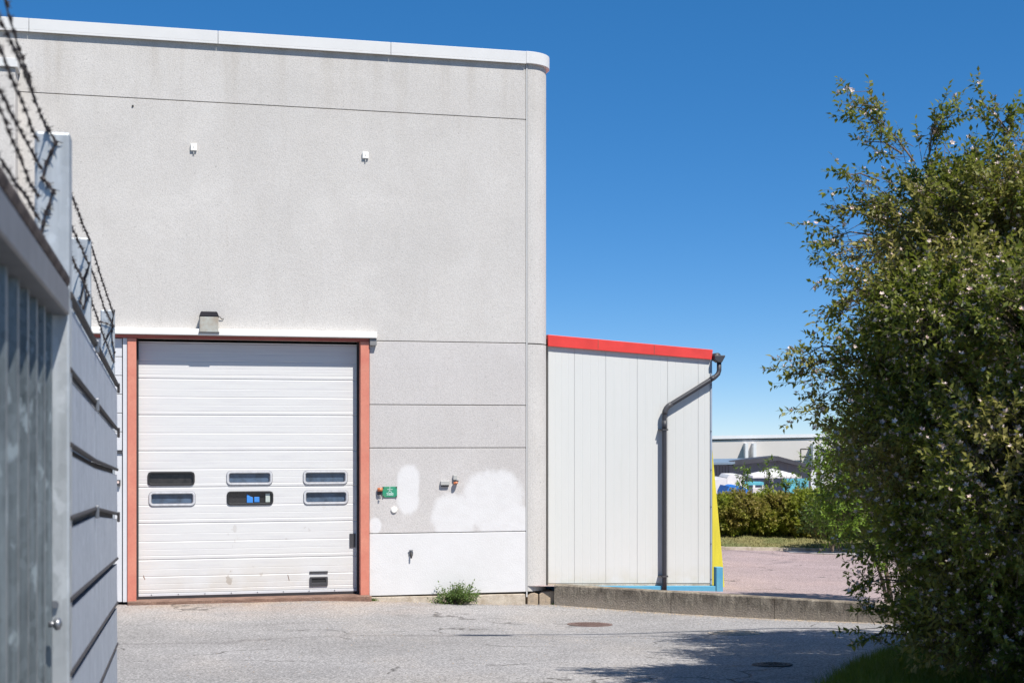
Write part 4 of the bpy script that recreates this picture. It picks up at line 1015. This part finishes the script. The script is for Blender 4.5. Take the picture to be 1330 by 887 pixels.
# grass corner and blades
def edgeR(T): return np.interp(T, [6, 8.5, 10.4, 11.3, 12.2, 12.9, 14.5], [1.2, 1.75, 2.25, 2.62, 3.05, 3.5, 5.2])
rows = []
for T in np.linspace(3, 14.5, 50):
    e = float(edgeR(T))+.05*math.sin(T*7)+.04*math.sin(T*17); row = []
    for k in range(26):
        t = k/25; R = e+(9-e)*t**1.6; p = W(R, T); row.append((p.x, p.y, float(zyard(p.x, p.y))-.01+.13*float(sst(0, .5, R-e)) if k else float(zyard(p.x, p.y))-.03))
    rows.append(row)
sheet('soil_bed', rows, 'soil')
def blades(name, pts, h, wd, m, seed, root=None):
    rg = np.random.default_rng(seed); n = len(pts); pts = np.array(pts)
    a = rg.uniform(0, 2*np.pi, n); d = np.stack([np.cos(a), np.sin(a), 0*a], 1); s = np.stack([-np.sin(a), np.cos(a), 0*a], 1)
    H = (h*rg.uniform(.5, 1.2, n))[:, None]; ln = (rg.uniform(.1, .6, n))[:, None]*H; w_ = (wd*rg.uniform(.6, 1.2, n))[:, None]; Zu = np.array([0, 0, 1.0])
    v = np.stack([pts-s*w_, pts+s*w_, pts+s*w_*.7+d*ln*.35+Zu*H*.6, pts-s*w_*.7+d*ln*.35+Zu*H*.6, pts+d*ln+Zu*H, pts+d*ln+Zu*H+s*.0004], 1).reshape(-1, 3)
    i = np.arange(n)*6; f = np.concatenate([np.stack([i, i+1, i+2, i+3], 1), np.stack([i+3, i+2, i+5, i+4], 1)])
    return link(name, np_mesh(name, v, f), m, root)
pts = []
while len(pts) < 26000:
    T = random.uniform(8.6, 13.6); R = float(edgeR(T))+abs(random.gauss(0, .9))+random.uniform(-.05, .05)
    if R > 5.2: continue
    p = W(R, T); z = float(zyard(p.x, p.y))+.11*float(sst(0, .5, R-float(edgeR(T)))); pts.append((p.x, p.y, z))
stuff(blades('grass', pts, .16, .0032, 'grass', 3))
# verge grass blades at far side
pts = []
for _ in range(9000):
    T = random.uniform(T_E+.05, hT-.3); R = random.uniform(3, 14); p = W(R, T); pts.append((p.x, p.y, zv(p.x, p.y)-.01))
stuff(blades('verge_grass', pts, .06, .008, M['verge'], 4))
# weed at the wall foot
wx = X(592, -.16); wz = float(zyard(wx, -.16))
weed = thing('weed_tuft', (wx, -.16, wz), 'bushy green weed growing from the joint at the foot of the white wall', 'weed')
wt = []
pw = W(0, 0)
for k in range(26):
    dx = random.gauss(0, .062); a = (wx+dx*.6, -.14+random.uniform(-.06, .04), wz)
    b_ = (wx+dx*1.75, -.14+random.uniform(-.12, .08), wz+random.uniform(.07, .18)*(1-min(.6, abs(dx)*2.6)))
    wt.append((a, b_, 5))
foliage(weed, [((wx, -.14, wz+.06), (.12, .05, .06))], 60, tl=(.05, .09), nodes=6, L=(.03, .05), wr=.42, lm='leaf_weed', seed=77, base=(wx, -.14, wz-.1), stems=0, tips=wt, tw=.0012)
# tiny weeds along the kerb foot and wall
pts = []
for _ in range(500):
    c_ = random.choice((X(480.5), X(484), X(571), X(720)))
    pts.append((c_+random.gauss(0, .03), -.07+random.uniform(-.03, .02), float(zyard(c_, -.07))))
stuff(blades('small_weeds', pts, .04, .002, 'grass', 8))

rg = np.random.default_rng(5); gp_, gr_ = [], []
for _ in range(2600):
    k = rg.random()
    if k < .45: t = rg.uniform(0, Lk*1.2); off = -abs(rg.normal())*.10-.02; p = K0+kd*t+nk*off; x, y = p.x, p.y
    elif k < .65: x = rg.uniform(xd1, XE); y = -.04-abs(rg.normal())*.10
    elif k < .8: x = rg.uniform(xd0, xd1); y = -.2-abs(rg.normal())*.15
    else: p = W(rg.uniform(-3, 4), rg.uniform(10.5, 19)); x, y = p.x, p.y
    gp_.append((x, y, float(zyard(x, y))+.002)); gr_.append(rg.uniform(.003, .009)*(1.3 if k < .45 else 1))
gp_ = np.array(gp_); gr_ = np.array(gr_)[:, None]; n_ = len(gp_); vv = []
for k in range(4):
    a = rg.uniform(0, .8, n_)+k*1.57; vv.append(gp_+np.stack([np.cos(a), np.sin(a), 0*a], 1)*gr_*rg.uniform(.6, 1.2, (n_, 1)))
vv.append(gp_+np.array([0, 0, 1.0])*gr_*.8); vv = np.stack(vv, 1).reshape(-1, 3); i = np.arange(n_)*5
ff = np.concatenate([np.stack([i+k, i+(k+1) % 4, i+4], 1) for k in range(4)])
stuff(link('loose_grit', np_mesh('loose_grit', vv, ff), 'stone'))
# ------------------------------------------------------------------ far buildings
def far_box(u0, u1, v0, v1, T, depth, name, m, parent, zb=None):
    a = P(u0, v0, T); b = P(u1, v0, T); zb = P(u0, v1, T).z if zb is None else zb
    fd = W(0, 1)-W(0, 0)
    return MB().prism([(a.x, a.y, zb), (b.x, b.y, zb), (b.x, b.y, b.z), (a.x, a.y, a.z)], (fd.x*depth, fd.y*depth, 0)).build(name, m, parent)
TF = 125
c0 = W(20, TF)
fw = thing('far_warehouse', (c0.x, c0.y, -7.5), 'long pale grey warehouse with white roof edge in the distance', 'warehouse')
a, b_ = P(560, 574, TF), P(1700, 564, TF)
fd = W(0, 1)-W(0, 0); fd.z = 0
zt0, zt1 = CZ-.1, CZ+.3
def fwp(u, dz, off=0.0):
    p = P(u, 568, TF-off); return Vector((p.x, p.y, CZ+(u-925)/135*.16-.15+dz))
MB().prism([Vector((fwp(560, 0).x, fwp(560, 0).y, -8)), Vector((fwp(1700, 0).x, fwp(1700, 0).y, -8)), fwp(1700, 0), fwp(560, 0)], fd*40).build('wall', 'far_wall', fw)
MB().prism([fwp(558, 0.004, .15), fwp(1702, .004, .15), fwp(1702, .30, .15), fwp(558, .30, .15)], fd*.6).build('roof_edge', 'far_cap', fw)
MB().prism([fwp(560, -.10, .06), fwp(1700, -.10, .06), fwp(1700, -.01, .06), fwp(560, -.01, .06)], fd*.05).build('dark_edge_trim', 'slate_roof', fw)  # thin dark strip just below the roof edge
for u in (970, 980.5, 1058, 1069):
    p0, p1 = P(u-1.9, 575.5, TF-1.0), P(u+1.9, 575.5, TF-1.0)
    MB().prism([(p0.x, p0.y, -8), (p1.x, p1.y, -8), (p1.x, p1.y, p1.z), (p0.x, p0.y, p0.z)], fd*1.0).build('vent_shaft', 'far_duct', fw)
lad = MB()
for (ua, va, ub, vb) in ((1040, 583, 1040, 604), (1040, 583, 1050, 583), (1040, 593, 1048, 593)):
    lad.tube([P(ua, va, TF-.6), P(ub, vb, TF-.6)], .06, 5)
lad.build('pipe_frame', 'iron_dark', fw)
# dark cafe-like house
TH = 84
c0 = P(992, 640, TH)
hs_ = thing('slate_house', (c0.x, c0.y, -6), 'low dark grey house with a shallow gable roof beyond the hedge', 'house')
def hp_(u, v, off=0.0): return P(u, v, TH-off)
MB().prism([hp_(900, 690), hp_(1053, 690), hp_(1053, 607), hp_(1011, 597), hp_(955, 603), hp_(900, 603)], fd*2.4).build('wall', 'slate', hs_)
MB().prism([hp_(948, 598.5, 1), hp_(1010.5, 592.2, 1), hp_(1060, 605.6, 1), hp_(1060, 610.6, 1), hp_(1010.5, 598.0, 1), hp_(948, 604.5, 1)], fd*2.5).build('gable_roof', 'slate_roof', hs_)
MB().prism([hp_(890, 596.2, -1), hp_(978, 595.0, -1), hp_(950, 600.4, 1.4), hp_(890, 601.2, 1.4)], (0, 0, -.12)).build('roof', 'roof_sheet', hs_)
MB().prism([hp_(890, 601.2, 1.3), hp_(950, 600.6, 1.3), hp_(950, 603.6, 1.3), hp_(890, 604.2, 1.3)], fd*.5).build('fascia', 'slate_roof', hs_)
MB().prism([hp_(1053.2, 690, .1), hp_(1056, 690, .1), hp_(1056, 607, .1), hp_(1053.2, 607, .1)], fd*.4).build('corner_post', 'far_duct', hs_)
for u in (930, 934, 938, 942, 946): MB().prism([hp_(u, 622, .02), hp_(u+.5, 622, .02), hp_(u+.5, 605, .02), hp_(u, 605, .02)], fd*.05).build('cladding_batten', 'slate_roof', hs_)
tag(far_box(1017.5, 1050, 621.5, 660, TH-3, .3, 'turquoise_hoarding', 'cyan', None), 'long plain turquoise board beside the white parasol', 'hoarding')
cnt = thing('market_counter', P(980, 640, TH-4), 'narrow turquoise counter on pale legs under the white parasol', 'counter')
far_box(967, 992, 626, 629.8, TH-4, 1.2, 'counter_front', 'cyan', cnt)
for u in (968, 979, 991):
    p = P(u, 629.9, TH-4.2); MB().box(p.x-.06, p.x+.06, p.y-.06, p.y+.06, -7.5, p.z).build('leg', 'far_duct', cnt)
# parasol
TP = TH-6
ap = P(1003.5, 608.2, TP); 
par = thing('parasol', (ap.x, ap.y, -7), 'wide white square parasol before the dark grey house', 'parasol')
rr_ = (1041-968)/2/F*TP; zed = P(1003, 617, TP).z
b = MB(); cor = [(ap.x+rr_*1.2*math.cos(a), ap.y+rr_*1.2*math.sin(a)) for a in [math.radians(-A*57.3+45+90*k) for k in range(4)]]
vs = [tuple(ap)]+[(x, y, zed) for x, y in cor]+[(x, y, zed-.12) for x, y in cor]
b.add(vs, [(0, 1+k, 1+(k+1) % 4) for k in range(4)]+[(1+k, 5+k, 5+(k+1) % 4, 1+(k+1) % 4) for k in range(4)]).build('canopy', 'cloth', par)
MB().tube([(ap.x, ap.y, -7.4), ap], .05, 8).build('pole', 'far_duct', par)
# white block structures and tarp
vt_ = thing('white_tent', P(955, 640, TP-3), 'small white tent with an arched top left of the parasol', 'tent')
tp = TP-3
MB().prism([P(944.5, 690, tp), P(967, 690, tp), P(967, 619, tp), P(962, 616.3, tp), P(948, 616.3, tp), P(944.5, 620, tp)], fd*3).build('tent_wall', 'cloth', vt_)
MB().prism([P(926, 690, tp-1), P(944, 690, tp-1), P(944, 621, tp-1), P(938, 620, tp-1), P(934, 622.5, tp-1), P(926, 622, tp-1)], fd*2.5).build('side_annex', 'cloth', vt_)
TT = TP-8
b = MB(); n = 12; pr = []
base_pts = [(943, 640), (947, 631.5), (952, 633), (957, 631), (963, 631.5), (968, 633.5), (975, 639.5), (975, 660), (943, 660)]
b.prism([P(u, v, TT) for u, v in base_pts], fd*3)
tag(b.build('blue_tarpaulin', 'tarp', loc=P(958, 650, TT)), 'bright blue tarpaulin over a heap beyond the hedge', 'tarpaulin')
tt = tag(far_box(978, 1000, 634, 660, TT-1, 1, 'parked_trailer', 'far_wall', None), 'pale low trailer box mostly hidden behind the saplings', 'trailer')

# ------------------------------------------------------------------ street lamp whose arm shades the yard
sp_ = solve_ground(628, 824.5, zyard)
H = 8.0
k_ = (H-sp_.z)/SUN.z
head = sp_+SUN*k_
se = solve_ground(860, 821.5, zyard); he = se+SUN*((H+.25-se.z)/SUN.z)
ad = (he-head); ad.z = 0; ad.normalize()
pole = head+ad*4.3
pz_ = float(zyard(pole.x, pole.y))
sl = thing('street_lamp', (pole.x, pole.y, pz_), 'tall grey street lamp with one long arm over the yard', 'street lamp')
MB().tube([(pole.x, pole.y, pz_-.2), (pole.x, pole.y, 4), (pole.x, pole.y, 8.0), tuple(pole-ad*.5+Vector((0, 0, .45))), tuple(head+ad*.3+Vector((0, 0, .12)))], [.09, .075, .055, .04, .028], 12).build('pole', 'galv', sl, smooth=True)
MB().tube([head-ad*.33, head-ad*.2, head+ad*.15, head+ad*.33], [.03, .075, .075, .04], 10).build('lamp_head', 'grey_box', sl, smooth=True)
print('LAMP RT', RT(pole.x, pole.y), RT(head.x, head.y))
